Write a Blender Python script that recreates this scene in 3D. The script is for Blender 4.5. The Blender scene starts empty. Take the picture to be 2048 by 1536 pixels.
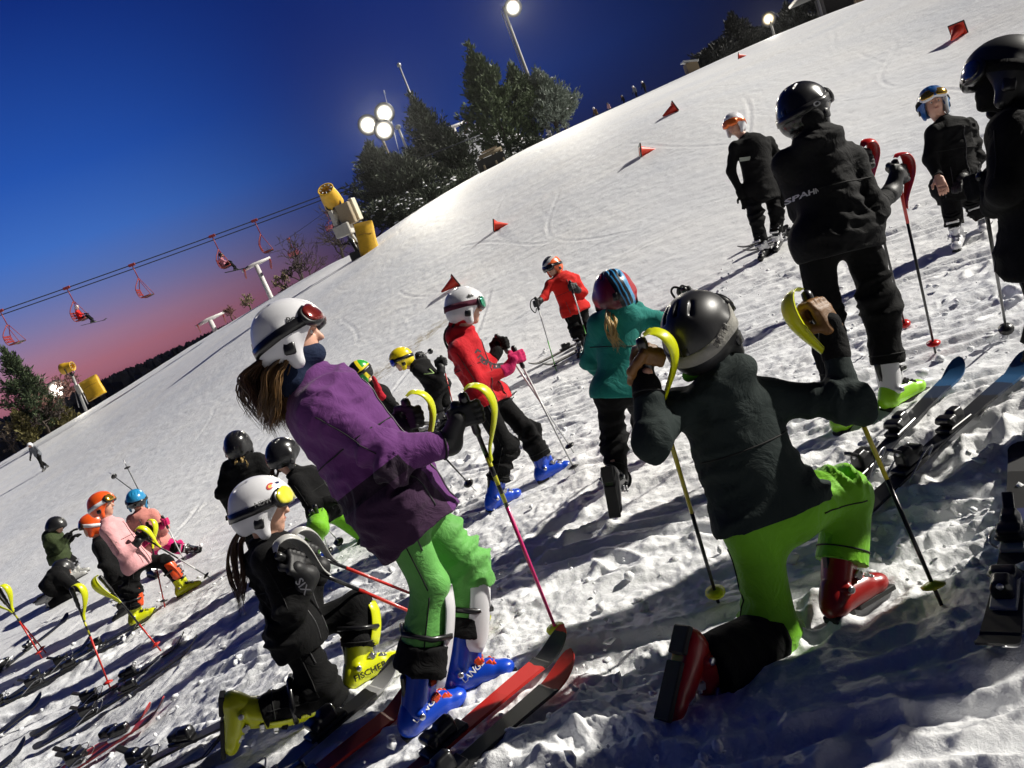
import bpy, math, random, numpy as np
from mathutils import Vector
from mathutils.bvhtree import BVHTree
random.seed(7); RNG = np.random.default_rng(11)
SC = bpy.context.scene; COL = SC.collection
A = lambda *v: np.array(v, float)
def nrm(v):
    v = np.asarray(v, float); n = np.linalg.norm(v); return v/(n if n > 1e-9 else 1)

# ------------------------------------------------------------ camera
FPX = 1540.0; ROLL = math.radians(22); PITCH = math.radians(-11.8)
CAMPOS = A(0, 0, 1.6)
_f = A(0, math.cos(PITCH), math.sin(PITCH)); _r0 = A(1, 0, 0); _u0 = A(0, -math.sin(PITCH), math.cos(PITCH))
CR = math.cos(ROLL)*_r0-math.sin(ROLL)*_u0; CU = math.sin(ROLL)*_r0+math.cos(ROLL)*_u0
def P(u, v, d): return CAMPOS+d*(_f+(u-1024)/FPX*CR-(v-768)/FPX*CU)
cd = bpy.data.cameras.new('camera'); cam = bpy.data.objects.new('camera', cd); COL.objects.link(cam)
from mathutils import Matrix
M = Matrix(((CR[0], CU[0], -_f[0], CAMPOS[0]), (CR[1], CU[1], -_f[1], CAMPOS[1]), (CR[2], CU[2], -_f[2], CAMPOS[2]), (0, 0, 0, 1)))
cam.matrix_world = M
cd.sensor_width = 36; cd.sensor_fit = 'HORIZONTAL'; cd.lens = FPX/2048*36; cd.clip_end = 9000; cd.clip_start = 0.05
SC.camera = cam

# ------------------------------------------------------------ dusk sky
SUN_AZ, SUN_EL, SUN_STRENGTH, EXPOSURE = 8.0, 30.0, 4.6, 0.36   # azimuth of the flood light seen from the group, degrees ahead of +X
HAZE = .00010
w = bpy.data.worlds.new('World'); SC.world = w; w.use_nodes = True
nt = w.node_tree; nt.nodes.clear()
def nd(t, typ, **kw):
    n = t.nodes.new(typ)
    for k, v in kw.items(): setattr(n, k, v)
    return n
def math_node(t, op, a, b=None, c=None, clamp=False):
    n = nd(t, 'ShaderNodeMath', operation=op, use_clamp=clamp)
    for i, x in enumerate((a, b, c)):
        if x is None: continue
        if isinstance(x, (int, float)): n.inputs[i].default_value = x
        else: t.links.new(x, n.inputs[i])
    return n.outputs[0]
def ramp(t, fac, stops, interp='LINEAR'):
    n = nd(t, 'ShaderNodeValToRGB'); cr = n.color_ramp; cr.interpolation = interp
    while len(cr.elements) > 1: cr.elements.remove(cr.elements[-1])
    for i, (p, c) in enumerate(stops):
        e = cr.elements[0] if i == 0 else cr.elements.new(p)
        e.position = p; e.color = (*c, 1)
    t.links.new(fac, n.inputs[0]); return n.outputs[0]
tc = nd(nt, 'ShaderNodeTexCoord'); sp = nd(nt, 'ShaderNodeSeparateXYZ'); nt.links.new(tc.outputs['Generated'], sp.inputs[0])
elv = math_node(nt, 'MULTIPLY', math_node(nt, 'ARCSINE', sp.outputs[2]), 180/math.pi/90)
elv = math_node(nt, 'POWER', math_node(nt, 'MAXIMUM', elv, 0.0), 0.5)
def e(d): return (max(d, 0)/90)**.5
west = ramp(nt, elv, [(0, (.42, .14, .19)), (e(1.0), (.52, .19, .25)), (e(2.4), (.44, .235, .36)), (e(4.2), (.26, .24, .48)),
    (e(6.2), (.13, .22, .58)), (e(8.6), (.065, .20, .68)), (e(13), (.024, .115, .55)), (e(22), (.007, .036, .27)), (e(45), (.003, .012, .09)), (1, (.001, .004, .035))])
east = ramp(nt, elv, [(0, (.004, .008, .036)), (e(4), (.0024, .006, .038)), (e(9), (.0016, .0042, .035)), (e(20), (.0012, .003, .034)), (1, (.001, .003, .028))])
mid = ramp(nt, elv, [(0, (.022, .012, .045)), (e(3), (.012, .018, .09)), (e(8), (.008, .040, .24)), (e(14), (.005, .026, .20)), (e(24), (.0035, .017, .15)), (1, (.001, .004, .03))])
ws = math.radians(-42)
hx = math_node(nt, 'ADD', math_node(nt, 'MULTIPLY', sp.outputs[0], math.sin(ws)), math_node(nt, 'MULTIPLY', sp.outputs[1], math.cos(ws)))
hl = math_node(nt, 'SQRT', math_node(nt, 'SUBTRACT', 1.0, math_node(nt, 'MULTIPLY', sp.outputs[2], sp.outputs[2])))
ca = math_node(nt, 'DIVIDE', hx, math_node(nt, 'MAXIMUM', hl, .01))
def mixc(t, f, a, b):
    n = nd(t, 'ShaderNodeMix', data_type='RGBA'); t.links.new(f, n.inputs[0]); t.links.new(a, n.inputs[6]); t.links.new(b, n.inputs[7]); return n.outputs[2]
def smooth(t, x, lo, hi):
    n = nd(t, 'ShaderNodeMapRange', interpolation_type='SMOOTHSTEP'); t.links.new(x, n.inputs[0]); n.inputs[1].default_value = lo; n.inputs[2].default_value = hi; return n.outputs[0]
skyc = mixc(nt, smooth(nt, ca, .35, .74), east, mid)
skyc = mixc(nt, smooth(nt, ca, .78, .985), skyc, west)
bg = nd(nt, 'ShaderNodeBackground'); nt.links.new(skyc, bg.inputs[0]); bg.inputs[1].default_value = 0.62
wo = nd(nt, 'ShaderNodeOutputWorld'); nt.links.new(bg.outputs[0], wo.inputs[0])

# ------------------------------------------------------------ the piste flood light: one sun lamp low on the right
sl = bpy.data.lights.new('flood_sun', 'SUN'); sl.energy = SUN_STRENGTH; sl.angle = math.radians(0.9); sl.color = (1, .955, .87)
so = bpy.data.objects.new('flood_sun', sl); COL.objects.link(so); so.location = (20, 6, 12)
_l = A(math.cos(math.radians(SUN_EL))*math.cos(math.radians(SUN_AZ)), math.cos(math.radians(SUN_EL))*math.sin(math.radians(SUN_AZ)), math.sin(math.radians(SUN_EL)))
so.rotation_euler = Vector(_l).to_track_quat('Z', 'Y').to_euler()
SC.view_settings.view_transform = 'Standard'; SC.view_settings.look = 'None'; SC.view_settings.gamma = 1; SC.view_settings.use_curve_mapping = False
SC.view_settings.exposure = EXPOSURE
SC.render.engine = 'CYCLES'; SC.cycles.max_bounces = 5; SC.cycles.diffuse_bounces = 3; SC.cycles.use_denoising = True

# ------------------------------------------------------------ object helpers
def props(o, label=None, cat=None, group=None, kind=None):
    if label: o['label'] = label
    if cat: o['category'] = cat
    if group: o['group'] = group
    if kind: o['kind'] = kind
    return o
def thing(name, label, cat, loc, group=None):
    o = bpy.data.objects.new(name, None); COL.objects.link(o); o.location = tuple(map(float, loc)); o.empty_display_size = .1
    return props(o, label, cat, group)
def worldloc(o):
    l = A(*o.location)
    while o.parent: o = o.parent; l = l+A(*o.location)
    return l
def ob(name, VF, mat, parent=None, smooth_=True, label=None, loc=None, origin=None):
    """one mesh object from world-space vertices"""
    V, Fc = VF; V = np.asarray(V, float)
    off = worldloc(parent) if parent is not None else (A(*loc) if loc is not None else A(0, 0, 0))
    poff = off
    if origin is not None: off = A(*origin)
    me = bpy.data.meshes.new(name); V = V-off
    if isinstance(Fc, np.ndarray):
        n, k = Fc.shape
        me.vertices.add(len(V)); me.vertices.foreach_set('co', V.astype(np.float32).ravel())
        me.loops.add(n*k); me.loops.foreach_set('vertex_index', Fc.astype(np.int32).ravel())
        me.polygons.add(n); me.polygons.foreach_set('loop_start', (np.arange(n)*k).astype(np.int32)); me.polygons.foreach_set('loop_total', np.full(n, k, np.int32))
        me.update(calc_edges=True)
    else:
        me.from_pydata(V.tolist(), [], [list(map(int, f)) for f in Fc]); me.update()
    if smooth_: me.polygons.foreach_set('use_smooth', np.ones(len(me.polygons), bool))
    if mat is not None: me.materials.append(mat)
    o = bpy.data.objects.new(name, me); COL.objects.link(o)
    if parent is not None:
        o.parent = parent
        if origin is not None: o.location = tuple(off-poff)
    elif loc is not None: o.location = tuple(loc)
    if label: o['label'] = label
    return o
def join(*vfs):
    Vs = []; Fs = []; n = 0
    for V, Fc in vfs:
        Vs.append(np.asarray(V, float)); Fs += [tuple(int(i)+n for i in f) for f in Fc]; n += len(V)
    return np.concatenate(Vs), Fs
def xf(VF, Rm, t, s=1.0):
    V, Fc = VF; return (np.asarray(V)*s) @ np.asarray(Rm).T + t, Fc
def frame(y, z=None, x=None):
    """3x3 with columns x,y,z ; y exact, z approximate"""
    y = nrm(y); x = nrm(np.cross(y, z)); z = np.cross(x, y); return np.stack([x, y, z], 1)
def frame_z(z, y):
    z = nrm(z); x = nrm(np.cross(y, z)); y = np.cross(z, x); return np.stack([x, y, z], 1)
def box(c, h, Rm=np.eye(3), ch=None):
    h = A(*h); ch = min(h)*.35 if ch is None else ch; V = []; idx = {}
    for sx in (-1, 1):
        for sy in (-1, 1):
            for sz in (-1, 1):
                for ax in range(3):
                    p = A(sx, sy, sz)*(h-ch); p[ax] = (sx, sy, sz)[ax]*h[ax]; idx[sx, sy, sz, ax] = len(V); V.append(p)
    F = []
    for ax in range(3):
        o1, o2 = (ax+1) % 3, (ax+2) % 3
        for s in (-1, 1):
            q = []
            for a, b in ((-1, -1), (1, -1), (1, 1), (-1, 1)):
                k = [0, 0, 0]; k[ax] = s; k[o1] = a; k[o2] = b; q.append(idx[(*k, ax)])
            F.append(q if s > 0 else q[::-1])
            for t in (-1, 1):      # edge strips between face ax=s and face o1=t
                k1 = [0, 0, 0]; k1[ax] = s; k1[o1] = t; a = dict()
                lo = list(k1); lo[o2] = -1; hi = list(k1); hi[o2] = 1
                q = [idx[(*lo, ax)], idx[(*lo, o1)], idx[(*hi, o1)], idx[(*hi, ax)]]
                F.append(q if s*t > 0 else q[::-1])
    for sx in (-1, 1):
        for sy in (-1, 1):
            for sz in (-1, 1):
                q = [idx[sx, sy, sz, i] for i in range(3)]; F.append(q if sx*sy*sz > 0 else q[::-1])
    V = np.array(V) @ np.asarray(Rm).T + A(*c); return V, F
def tube(path, rad, n=8, cap=True, flat=None):
    path = np.asarray(path, float); m = len(path); rad = np.broadcast_to(np.asarray(rad, float), (m,))
    T = np.gradient(path, axis=0); T /= np.maximum(np.linalg.norm(T, axis=1, keepdims=True), 1e-9)
    up = A(0, 0, 1) if abs(T[0][2]) < .9 else A(0, 1, 0)
    V = []; x = nrm(np.cross(up, T[0]))
    for i in range(m):
        x = nrm(x-T[i]*np.dot(x, T[i])); y = np.cross(T[i], x)
        a = np.arange(n)*2*math.pi/n
        V.append(path[i]+rad[i]*(np.cos(a)[:, None]*x+np.sin(a)[:, None]*y))
    V = np.concatenate(V); F = []
    for i in range(m-1):
        for j in range(n): F.append((i*n+j, i*n+(j+1) % n, (i+1)*n+(j+1) % n, (i+1)*n+j))
    if cap: F.append(tuple(range(n))[::-1]); F.append(tuple((m-1)*n+j for j in range(n)))
    return V, F
def lathe(prof, c, axis, n=20):
    axis = nrm(axis); x = nrm(np.cross(axis, A(0, 0, 1) if abs(axis[2]) < .9 else A(1, 0, 0))); y = np.cross(axis, x)
    a = np.arange(n)*2*math.pi/n; V = np.concatenate([A(*c)+axis*z+r*(np.cos(a)[:, None]*x+np.sin(a)[:, None]*y) for r, z in prof]); F = []
    for i in range(len(prof)-1):
        for j in range(n): F.append((i*n+j, i*n+(j+1) % n, (i+1)*n+(j+1) % n, (i+1)*n+j))
    F.append(tuple(range(n))[::-1]); F.append(tuple((len(prof)-1)*n+j for j in range(n)))
    return V, F
def smoothpath(pts, n=24):
    pts = np.asarray(pts, float); p = np.vstack([2*pts[0]-pts[1], pts, 2*pts[-1]-pts[-2]]); m = len(pts)-1; out = []
    for t in np.linspace(0, m-1e-6, n):
        i = int(t); f = t-i; a, b, c, d = p[i], p[i+1], p[i+2], p[i+3]
        out.append(.5*((2*b)+(-a+c)*f+(2*a-5*b+4*c-d)*f*f+(-a+3*b-3*c+d)*f**3))
    return np.array(out)

# ------------------------------------------------------------ noise (gradient noise, numpy)
_perm = np.arange(256); RNG.shuffle(_perm); _perm = np.concatenate([_perm]*3)
_g2 = np.stack([np.cos(np.arange(256)*2.399), np.sin(np.arange(256)*2.399)], 1)
_g3 = RNG.normal(size=(256, 3)); _g3 /= np.linalg.norm(_g3, axis=1, keepdims=True)
def noise2(x, y):
    xi = np.floor(x).astype(int); yi = np.floor(y).astype(int); xf_ = x-xi; yf = y-yi
    u = xf_**3*(xf_*(xf_*6-15)+10); v = yf**3*(yf*(yf*6-15)+10); out = 0
    for dx in (0, 1):
        for dy in (0, 1):
            g = _g2[_perm[_perm[(xi+dx) & 255]+((yi+dy) & 255)]]
            out = out+((u if dx else 1-u)*(v if dy else 1-v))*(g[..., 0]*(xf_-dx)+g[..., 1]*(yf-dy))
    return out*1.4
def noise3(p):
    pi = np.floor(p).astype(int); pf = p-pi; w_ = pf**3*(pf*(pf*6-15)+10); out = 0
    for dx in (0, 1):
        for dy in (0, 1):
            for dz in (0, 1):
                g = _g3[_perm[_perm[_perm[(pi[:, 0]+dx) & 255]+((pi[:, 1]+dy) & 255)]+((pi[:, 2]+dz) & 255)]]
                ww = (w_[:, 0] if dx else 1-w_[:, 0])*(w_[:, 1] if dy else 1-w_[:, 1])*(w_[:, 2] if dz else 1-w_[:, 2])
                out = out+ww*(g[:, 0]*(pf[:, 0]-dx)+g[:, 1]*(pf[:, 1]-dy)+g[:, 2]*(pf[:, 2]-dz))
    return out*1.6

# ------------------------------------------------------------ signed-distance modelling, meshed with surface nets
def c_(a, b, ra, rb, k=.02, cap=False, sq=None, sub=False): return dict(t='c', a=A(*a), b=A(*b), ra=ra, rb=rb, k=k, cap=cap, sq=sq, sub=sub)
def e_(c, r, R=np.eye(3), k=.02, sub=False): return dict(t='e', c=A(*c), r=A(*r), R=np.asarray(R), k=k, sub=sub)
def b_(c, h, R=np.eye(3), rd=.01, k=.01, sub=False): return dict(t='b', c=A(*c), h=A(*h), R=np.asarray(R), rd=rd, k=k, sub=sub)
def cut(pt, n): return dict(t='p', c=A(*pt), n=nrm(n))
def opx(ops, R, t, s=1.0):
    R = np.asarray(R); out = []
    for o in ops:
        o = dict(o)
        if o['t'] == 'c':
            o['a'] = R @ o['a']*s+t; o['b'] = R @ o['b']*s+t; o['ra'] *= s; o['rb'] *= s
            if o['sq']: o['sq'] = (R @ A(*o['sq'][0]), o['sq'][1])
        elif o['t'] == 'p': o['c'] = R @ o['c']*s+t; o['n'] = R @ o['n']
        else:
            o['c'] = R @ o['c']*s+t; o['R'] = R @ o['R']
            if o['t'] == 'e': o['r'] = o['r']*s
            else: o['h'] = o['h']*s; o['rd'] *= s
        if 'k' in o: o['k'] *= s
        out.append(o)
    return out
def _ev(o, X):
    if o['t'] == 'c':
        a, b = o['a'], o['b']; p = X
        if o['sq']:
            ax, s = nrm(o['sq'][0]), o['sq'][1]
            f = lambda q: q+(1/s-1)*((q-a) @ ax)[..., None]*ax
            p = f(X); b2 = f(b[None])[0]
        else: b2 = b; s = 1
        ba = b2-a; l2 = max(ba @ ba, 1e-9); pa = p-a; t = (pa @ ba)/l2; tt = np.clip(t, 0, 1)
        # slanted round cone, close enough for mild tapers
        d = np.linalg.norm(pa-tt[..., None]*ba, axis=-1)-(o['ra']+(o['rb']-o['ra'])*tt)
        d = d*s
        if o['cap']: d = np.maximum(d, (X-b) @ nrm(b-a))
        return d
    q = (X-o['c']) @ o['R']
    if o['t'] == 'e':
        k0 = np.linalg.norm(q/o['r'], axis=-1); k1 = np.linalg.norm(q/(o['r']**2), axis=-1); return k0*(k0-1)/np.maximum(k1, 1e-6)
    d = np.abs(q)-(o['h']-o['rd']); return np.linalg.norm(np.maximum(d, 0), axis=-1)+np.minimum(d.max(-1), 0)-o['rd']
def _bb(o):
    if o['t'] == 'c':
        r = max(o['ra'], o['rb']); return np.minimum(o['a'], o['b'])-r, np.maximum(o['a'], o['b'])+r
    h = np.abs(o['R']) @ (o['r'] if o['t'] == 'e' else o['h']); return o['c']-h, o['c']+h
def sdf_mesh(ops, h):
    bbs = [_bb(o) for o in ops if o['t'] != 'p' and not o.get('sub')]
    lo = np.min([b[0] for b in bbs], 0)-3*h-.012; hi = np.max([b[1] for b in bbs], 0)+3*h+.012
    n = np.ceil((hi-lo)/h).astype(int)+1; f = np.full(n, .25, np.float32)
    ax = [lo[i]+h*np.arange(n[i]) for i in range(3)]
    for o in ops:
        if o['t'] == 'p': i0 = A(0, 0, 0).astype(int); i1 = n
        else:
            b0, b1 = _bb(o); m = o['k']+3*h+.01
            i0 = np.clip(np.floor((b0-m-lo)/h).astype(int), 0, n); i1 = np.clip(np.ceil((b1+m-lo)/h).astype(int)+1, 0, n)
        if np.any(i1 <= i0): continue
        sl_ = tuple(slice(i0[i], i1[i]) for i in range(3))
        X = np.stack(np.meshgrid(*[ax[i][sl_[i]] for i in range(3)], indexing='ij'), -1)
        g = f[sl_]
        if o['t'] == 'p': g[...] = np.maximum(g, (X-o['c']) @ o['n']); continue
        d = _ev(o, X); k = max(o['k'], 1e-4)
        if o.get('sub'):
            hh = np.clip(.5-.5*(g+d)/k, 0, 1); g[...] = g*(1-hh)-d*hh+k*hh*(1-hh)
        else:
            hh = np.clip(.5+.5*(g-d)/k, 0, 1); g[...] = g*(1-hh)+d*hh-k*hh*(1-hh)
    return surfnet(f, lo, h)
def surfnet(f, lo, h):
    s = f < 0; n = np.array(f.shape); cn = n-1
    cs = np.zeros(cn, np.int8)
    for dx in (0, 1):
        for dy in (0, 1):
            for dz in (0, 1): cs += s[dx:dx+cn[0], dy:dy+cn[1], dz:dz+cn[2]]
    act = (cs > 0) & (cs < 8); I = np.argwhere(act); idx = np.full(cn, -1, int); idx[act] = np.arange(len(I))
    pos = np.zeros((len(I), 3)); cnt = np.zeros(len(I))
    cor = [(a, b, c) for a in (0, 1) for b in (0, 1) for c in (0, 1)]
    fv = {c: f[I[:, 0]+c[0], I[:, 1]+c[1], I[:, 2]+c[2]] for c in cor}
    for c in cor:
        for ax in range(3):
            if c[ax] == 0:
                c2 = list(c); c2[ax] = 1; a = fv[c]; b = fv[tuple(c2)]; m = (a < 0) != (b < 0)
                t = np.where(m, a/np.where(m, a-b, 1), 0); q = np.tile(A(*c), (len(I), 1)); q[:, ax] = t
                pos[m] += q[m]; cnt[m] += 1
    V = lo+h*(I+pos/np.maximum(cnt, 1)[:, None]); Fs = []
    for ax in range(3):
        o1, o2 = (ax+1) % 3, (ax+2) % 3
        sa = [slice(None)]*3; sb = [slice(None)]*3; sa[ax] = slice(0, -1); sb[ax] = slice(1, None)
        a = s[tuple(sa)]; b = s[tuple(sb)]; E = np.argwhere(a != b)
        E = E[(E[:, o1] > 0) & (E[:, o2] > 0) & (E[:, o1] < n[o1]-1) & (E[:, o2] < n[o2]-1)]
        def ci(d1, d2):
            q = E.copy(); q[:, o1] -= d1; q[:, o2] -= d2; return idx[q[:, 0], q[:, 1], q[:, 2]]
        Q = np.stack([ci(1, 1), ci(0, 1), ci(0, 0), ci(1, 0)], 1); inv = ~a[E[:, 0], E[:, 1], E[:, 2]]
        Q[inv] = Q[inv][:, ::-1]; Fs.append(Q)
    return V, np.concatenate(Fs)
def vnormals(V, F):
    N = np.zeros_like(V); n = np.cross(V[F[:, 2]]-V[F[:, 0]], V[F[:, 3]]-V[F[:, 1]])
    for i in range(4): np.add.at(N, F[:, i], n)
    return N/np.maximum(np.linalg.norm(N, axis=1, keepdims=True), 1e-12)
def folds(VF, bones, amp=.008, freq=9., seed=0.):
    """fabric folds: ridged noise squeezed along the nearest bone, plus a soft slump"""
    V, F = VF
    if amp <= 0: return VF
    N = vnormals(V, F); best = np.full(len(V), 1e9); axs = np.zeros_like(V); el = np.zeros(len(V))
    for a, b, r, bend in bones:
        ba = b-a; t = np.clip(((V-a) @ ba)/max(ba @ ba, 1e-9), 0, 1); d = np.linalg.norm(V-a-t[:, None]*ba, axis=1)/r
        m = d < best; best[m] = d[m]; axs[m] = nrm(ba); el[m] = np.where(bend > 0, t[m], 1-t[m])**2 if bend else .35
    al = (V*axs).sum(1)[:, None]*axs
    w3 = noise3(V*3.5+seed)[:, None]*.25
    q = (al*1.7+(V-al)*.5)*freq+w3*freq*.5+seed
    r1 = np.maximum(1-np.abs(noise3(q))*2.4, 0)**1.5; r2 = np.maximum(1-np.abs(noise3(q*1.55+7))*2.4, 0)**1.5
    s = noise3(V*4.5+seed+3); gate = np.clip(.35+1.4*noise3(V*3.0+seed+9), 0, 1.2)
    D = amp*((2.0*r1*(.45+el)+1.3*r2*(.4+el))*gate+.55*s-.4)
    E_ = np.concatenate([F[:, [0, 1]], F[:, [1, 2]], F[:, [2, 3]], F[:, [3, 0]]]); 
    for _ in range(1):
        sm = np.zeros(len(V)); ct = np.zeros(len(V)); np.add.at(sm, E_[:, 0], D[E_[:, 1]]); np.add.at(sm, E_[:, 1], D[E_[:, 0]]); np.add.at(ct, E_[:, 0], 1); np.add.at(ct, E_[:, 1], 1); D = .38*D+.62*sm/np.maximum(ct, 1)
    return V+N*D[:, None], F
# ------------------------------------------------------------ materials
_mats = {}
def mat(name, col, rough=.6, metal=0., kind='plastic', bump=0., scale=60., coat=0., emit=None, estr=0., spec=.5, vary=0., trans=0.):
    if name in _mats: return _mats[name]
    m = bpy.data.materials.new(name); m.use_nodes = True; t = m.node_tree; b = t.nodes['Principled BSDF']
    b.inputs['Base Color'].default_value = (*col, 1); b.inputs['Roughness'].default_value = rough; b.inputs['Metallic'].default_value = metal
    b.inputs['Specular IOR Level'].default_value = spec
    if coat: b.inputs['Coat Weight'].default_value = coat; b.inputs['Coat Roughness'].default_value = .12
    if trans: b.inputs['Transmission Weight'].default_value = trans
    if emit: b.inputs['Emission Color'].default_value = (*emit, 1); b.inputs['Emission Strength'].default_value = estr
    co = nd(t, 'ShaderNodeTexCoord').outputs['Object']
    if kind == 'fabric':
        b.inputs['Sheen Weight'].default_value = .10 if max(col) > .05 else .0; b.inputs['Sheen Roughness'].default_value = .5
        bump = bump or .25; vary = vary or .18
    if vary:
        n = nd(t, 'ShaderNodeTexNoise'); t.links.new(co, n.inputs[0]); n.inputs['Scale'].default_value = 7; n.inputs['Detail'].default_value = 5
        mr = nd(t, 'ShaderNodeMapRange'); t.links.new(n.outputs[0], mr.inputs[0]); mr.inputs[1].default_value = .25; mr.inputs[2].default_value = .75
        mr.inputs[3].default_value = 1-vary; mr.inputs[4].default_value = 1+vary
        mx = nd(t, 'ShaderNodeMix', data_type='RGBA', blend_type='MULTIPLY'); mx.inputs[0].default_value = 1; mx.inputs[6].default_value = (*col, 1)
        t.links.new(mr.outputs[0], mx.inputs[7]); t.links.new(mx.outputs[2], b.inputs['Base Color'])
    if bump:
        n = nd(t, 'ShaderNodeTexNoise'); t.links.new(co, n.inputs[0]); n.inputs['Scale'].default_value = scale; n.inputs['Detail'].default_value = 4
        bp = nd(t, 'ShaderNodeBump'); bp.inputs['Strength'].default_value = bump; bp.inputs['Distance'].default_value = .004 if kind == 'fabric' else .01
        hgt = n.outputs[0]
        if kind == 'fabric':
            n2 = nd(t, 'ShaderNodeTexNoise'); t.links.new(co, n2.inputs[0]); n2.inputs['Scale'].default_value = 8.5; n2.inputs['Detail'].default_value = 5; n2.inputs['Distortion'].default_value = 1.6; n2.inputs['Roughness'].default_value = .6
            bp2 = nd(t, 'ShaderNodeBump'); bp2.inputs['Strength'].default_value = .55; bp2.inputs['Distance'].default_value = .022; t.links.new(n2.outputs[0], bp2.inputs['Height']); t.links.new(bp2.outputs[0], bp.inputs['Normal'])
        t.links.new(hgt, bp.inputs['Height']); t.links.new(bp.outputs[0], b.inputs['Normal'])
    _mats[name] = m; return m
def fab(name, col, rough=.85): return mat(name, col, rough, kind='fabric', spec=.25)
def pla(name, col, rough=.32, coat=.25): return mat(name, col, rough, coat=coat, bump=.02, scale=25, vary=.06)
BLACK = fab('black_cloth', (.0026, .0026, .003), .9); INK = pla('black_plastic', (.006, .006, .007), .35); RUB = mat('black_rubber', (.012, .012, .012), .7)
STEEL = mat('steel', (.55, .55, .56), .3, 1.); SKIN = mat('skin', (.62, .34, .24), .5, bump=.05, vary=.08, scale=90)
CHAR = fab('charcoal_fleece', (.0060, .0062, .007)); NAVY = fab('navy_fleece', (.008, .016, .045))
WHITEP = pla('white_plastic', (.72, .72, .74), .38); LETW = mat('white_print', (.62, .62, .6), .7); LETB = mat('black_print', (.008, .008, .008), .5)
YEL = pla('neon_yellow_plastic', (.62, .66, .004), .35); RED = pla('red_plastic', (.55, .012, .01), .3); BLUEP = pla('blue_plastic', (.006, .06, .52), .3)
ORGP = pla('orange_plastic', (.85, .085, .012), .35); LIME = pla('lime_plastic', (.33, .72, .02), .35); GREYP = pla('grey_plastic', (.42, .42, .40), .4)

def snow_mat():
    m = bpy.data.materials.new('trampled_snow'); m.use_nodes = True; t = m.node_tree; b = t.nodes['Principled BSDF']
    co = nd(t, 'ShaderNodeTexCoord').outputs['Object']
    b.inputs['Roughness'].default_value = .62; b.inputs['Specular IOR Level'].default_value = .3
    n1 = nd(t, 'ShaderNodeTexNoise'); t.links.new(co, n1.inputs[0]); n1.inputs['Scale'].default_value = .35; n1.inputs['Detail'].default_value = 7
    c = ramp(t, n1.outputs[0], [(.3, (.76, .78, .81)), (.5, (.83, .84, .85)), (.7, (.86, .86, .85))])
    # worn strip where the ground shows through beside the crouching skier
    sx = nd(t, 'ShaderNodeSeparateXYZ'); t.links.new(co, sx.inputs[0])
    P0, P1 = P(690, 770, 13.5), P(880, 655, 15.2); dr = nrm((P1-P0)*A(1, 1, 0)); nn = A(-dr[1], dr[0], 0)
    dn = math_node(t, 'ADD', math_node(t, 'MULTIPLY', sx.outputs[0], float(nn[0])), math_node(t, 'MULTIPLY', sx.outputs[1], float(nn[1])))
    dn = math_node(t, 'ABSOLUTE', math_node(t, 'SUBTRACT', dn, float(P0 @ nn)))
    al = math_node(t, 'ADD', math_node(t, 'MULTIPLY', sx.outputs[0], float(dr[0])), math_node(t, 'MULTIPLY', sx.outputs[1], float(dr[1])))
    a0, a1 = float(P0 @ dr), float(P1 @ dr)
    win = math_node(t, 'MULTIPLY', smooth(t, al, a0-1, a0+.5), smooth(t, al, a1+1.2, a1-.5))
    n2 = nd(t, 'ShaderNodeTexNoise'); t.links.new(co, n2.inputs[0]); n2.inputs['Scale'].default_value = 5; n2.inputs['Detail'].default_value = 8; n2.inputs['Roughness'].default_value = .75
    msk = math_node(t, 'MULTIPLY', math_node(t, 'MULTIPLY', smooth(t, dn, .55, .05), win), smooth(t, n2.outputs[0], .42, .62))
    dirt = nd(t, 'ShaderNodeRGB'); dirt.outputs[0].default_value = (.36, .30, .19, 1)
    c = mixc(t, msk, c, dirt.outputs[0])
    t.links.new(c, b.inputs['Base Color'])
    nb = nd(t, 'ShaderNodeTexNoise'); t.links.new(co, nb.inputs[0]); nb.inputs['Scale'].default_value = 38; nb.inputs['Detail'].default_value = 6; nb.inputs['Roughness'].default_value = .7
    nc = nd(t, 'ShaderNodeTexNoise'); t.links.new(co, nc.inputs[0]); nc.inputs['Scale'].default_value = 6; nc.inputs['Detail'].default_value = 8; nc.inputs['Roughness'].default_value = .65
    bp = nd(t, 'ShaderNodeBump'); bp.inputs['Strength'].default_value = .55; bp.inputs['Distance'].default_value = .012
    t.links.new(math_node(t, 'ADD', nb.outputs[0], math_node(t, 'MULTIPLY', nc.outputs[0], 2.2)), bp.inputs['Height']); t.links.new(bp.outputs[0], b.inputs['Normal'])
    return m
SNOW = snow_mat()

# ------------------------------------------------------------ terrain: thin-plate surface through the points where things stand
GC = [(880, 1440, 2.75), (1700, 1268, 2.45), (1370, 1478, 2.12), (740, 1378, 3.3), (480, 1490, 3.1), (1800, 788, 3.75), (1915, 502, 6.6), (1535, 502, 9.2),
      (1000, 1010, 5.1), (1170, 712, 9.3), (880, 852, 9.), (275, 1243, 7.5), (375, 1125, 9.), (105, 1207, 10.), (620, 1112, 6.0), (1885, 1210, 2.62), (2030, 1180, 2.2), (0, 1420, 6.6), (150, 1536, 5.2),
      (905, 592, 17), (1000, 462, 20), (1293, 312, 18.5), (1340, 226, 21), (1912, 92, 16), (1480, 118, 40), (90, 937, 38), (725, 513, 36), (600, 575, 38),
      (0, 917, 58), (200, 802, 60), (390, 687, 58), (550, 594, 50), (860, 414, 36), (960, 350, 42), (1125, 262, 64), (1340, 165, 80), (1500, 92, 74), (1720, 0, 70), (2048, -110, 60), (2300, -190, 55)]
_gp = [P(*c) for c in GC]
SB, SCY = .145, .068          # the piste is close to one tilted plane
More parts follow.
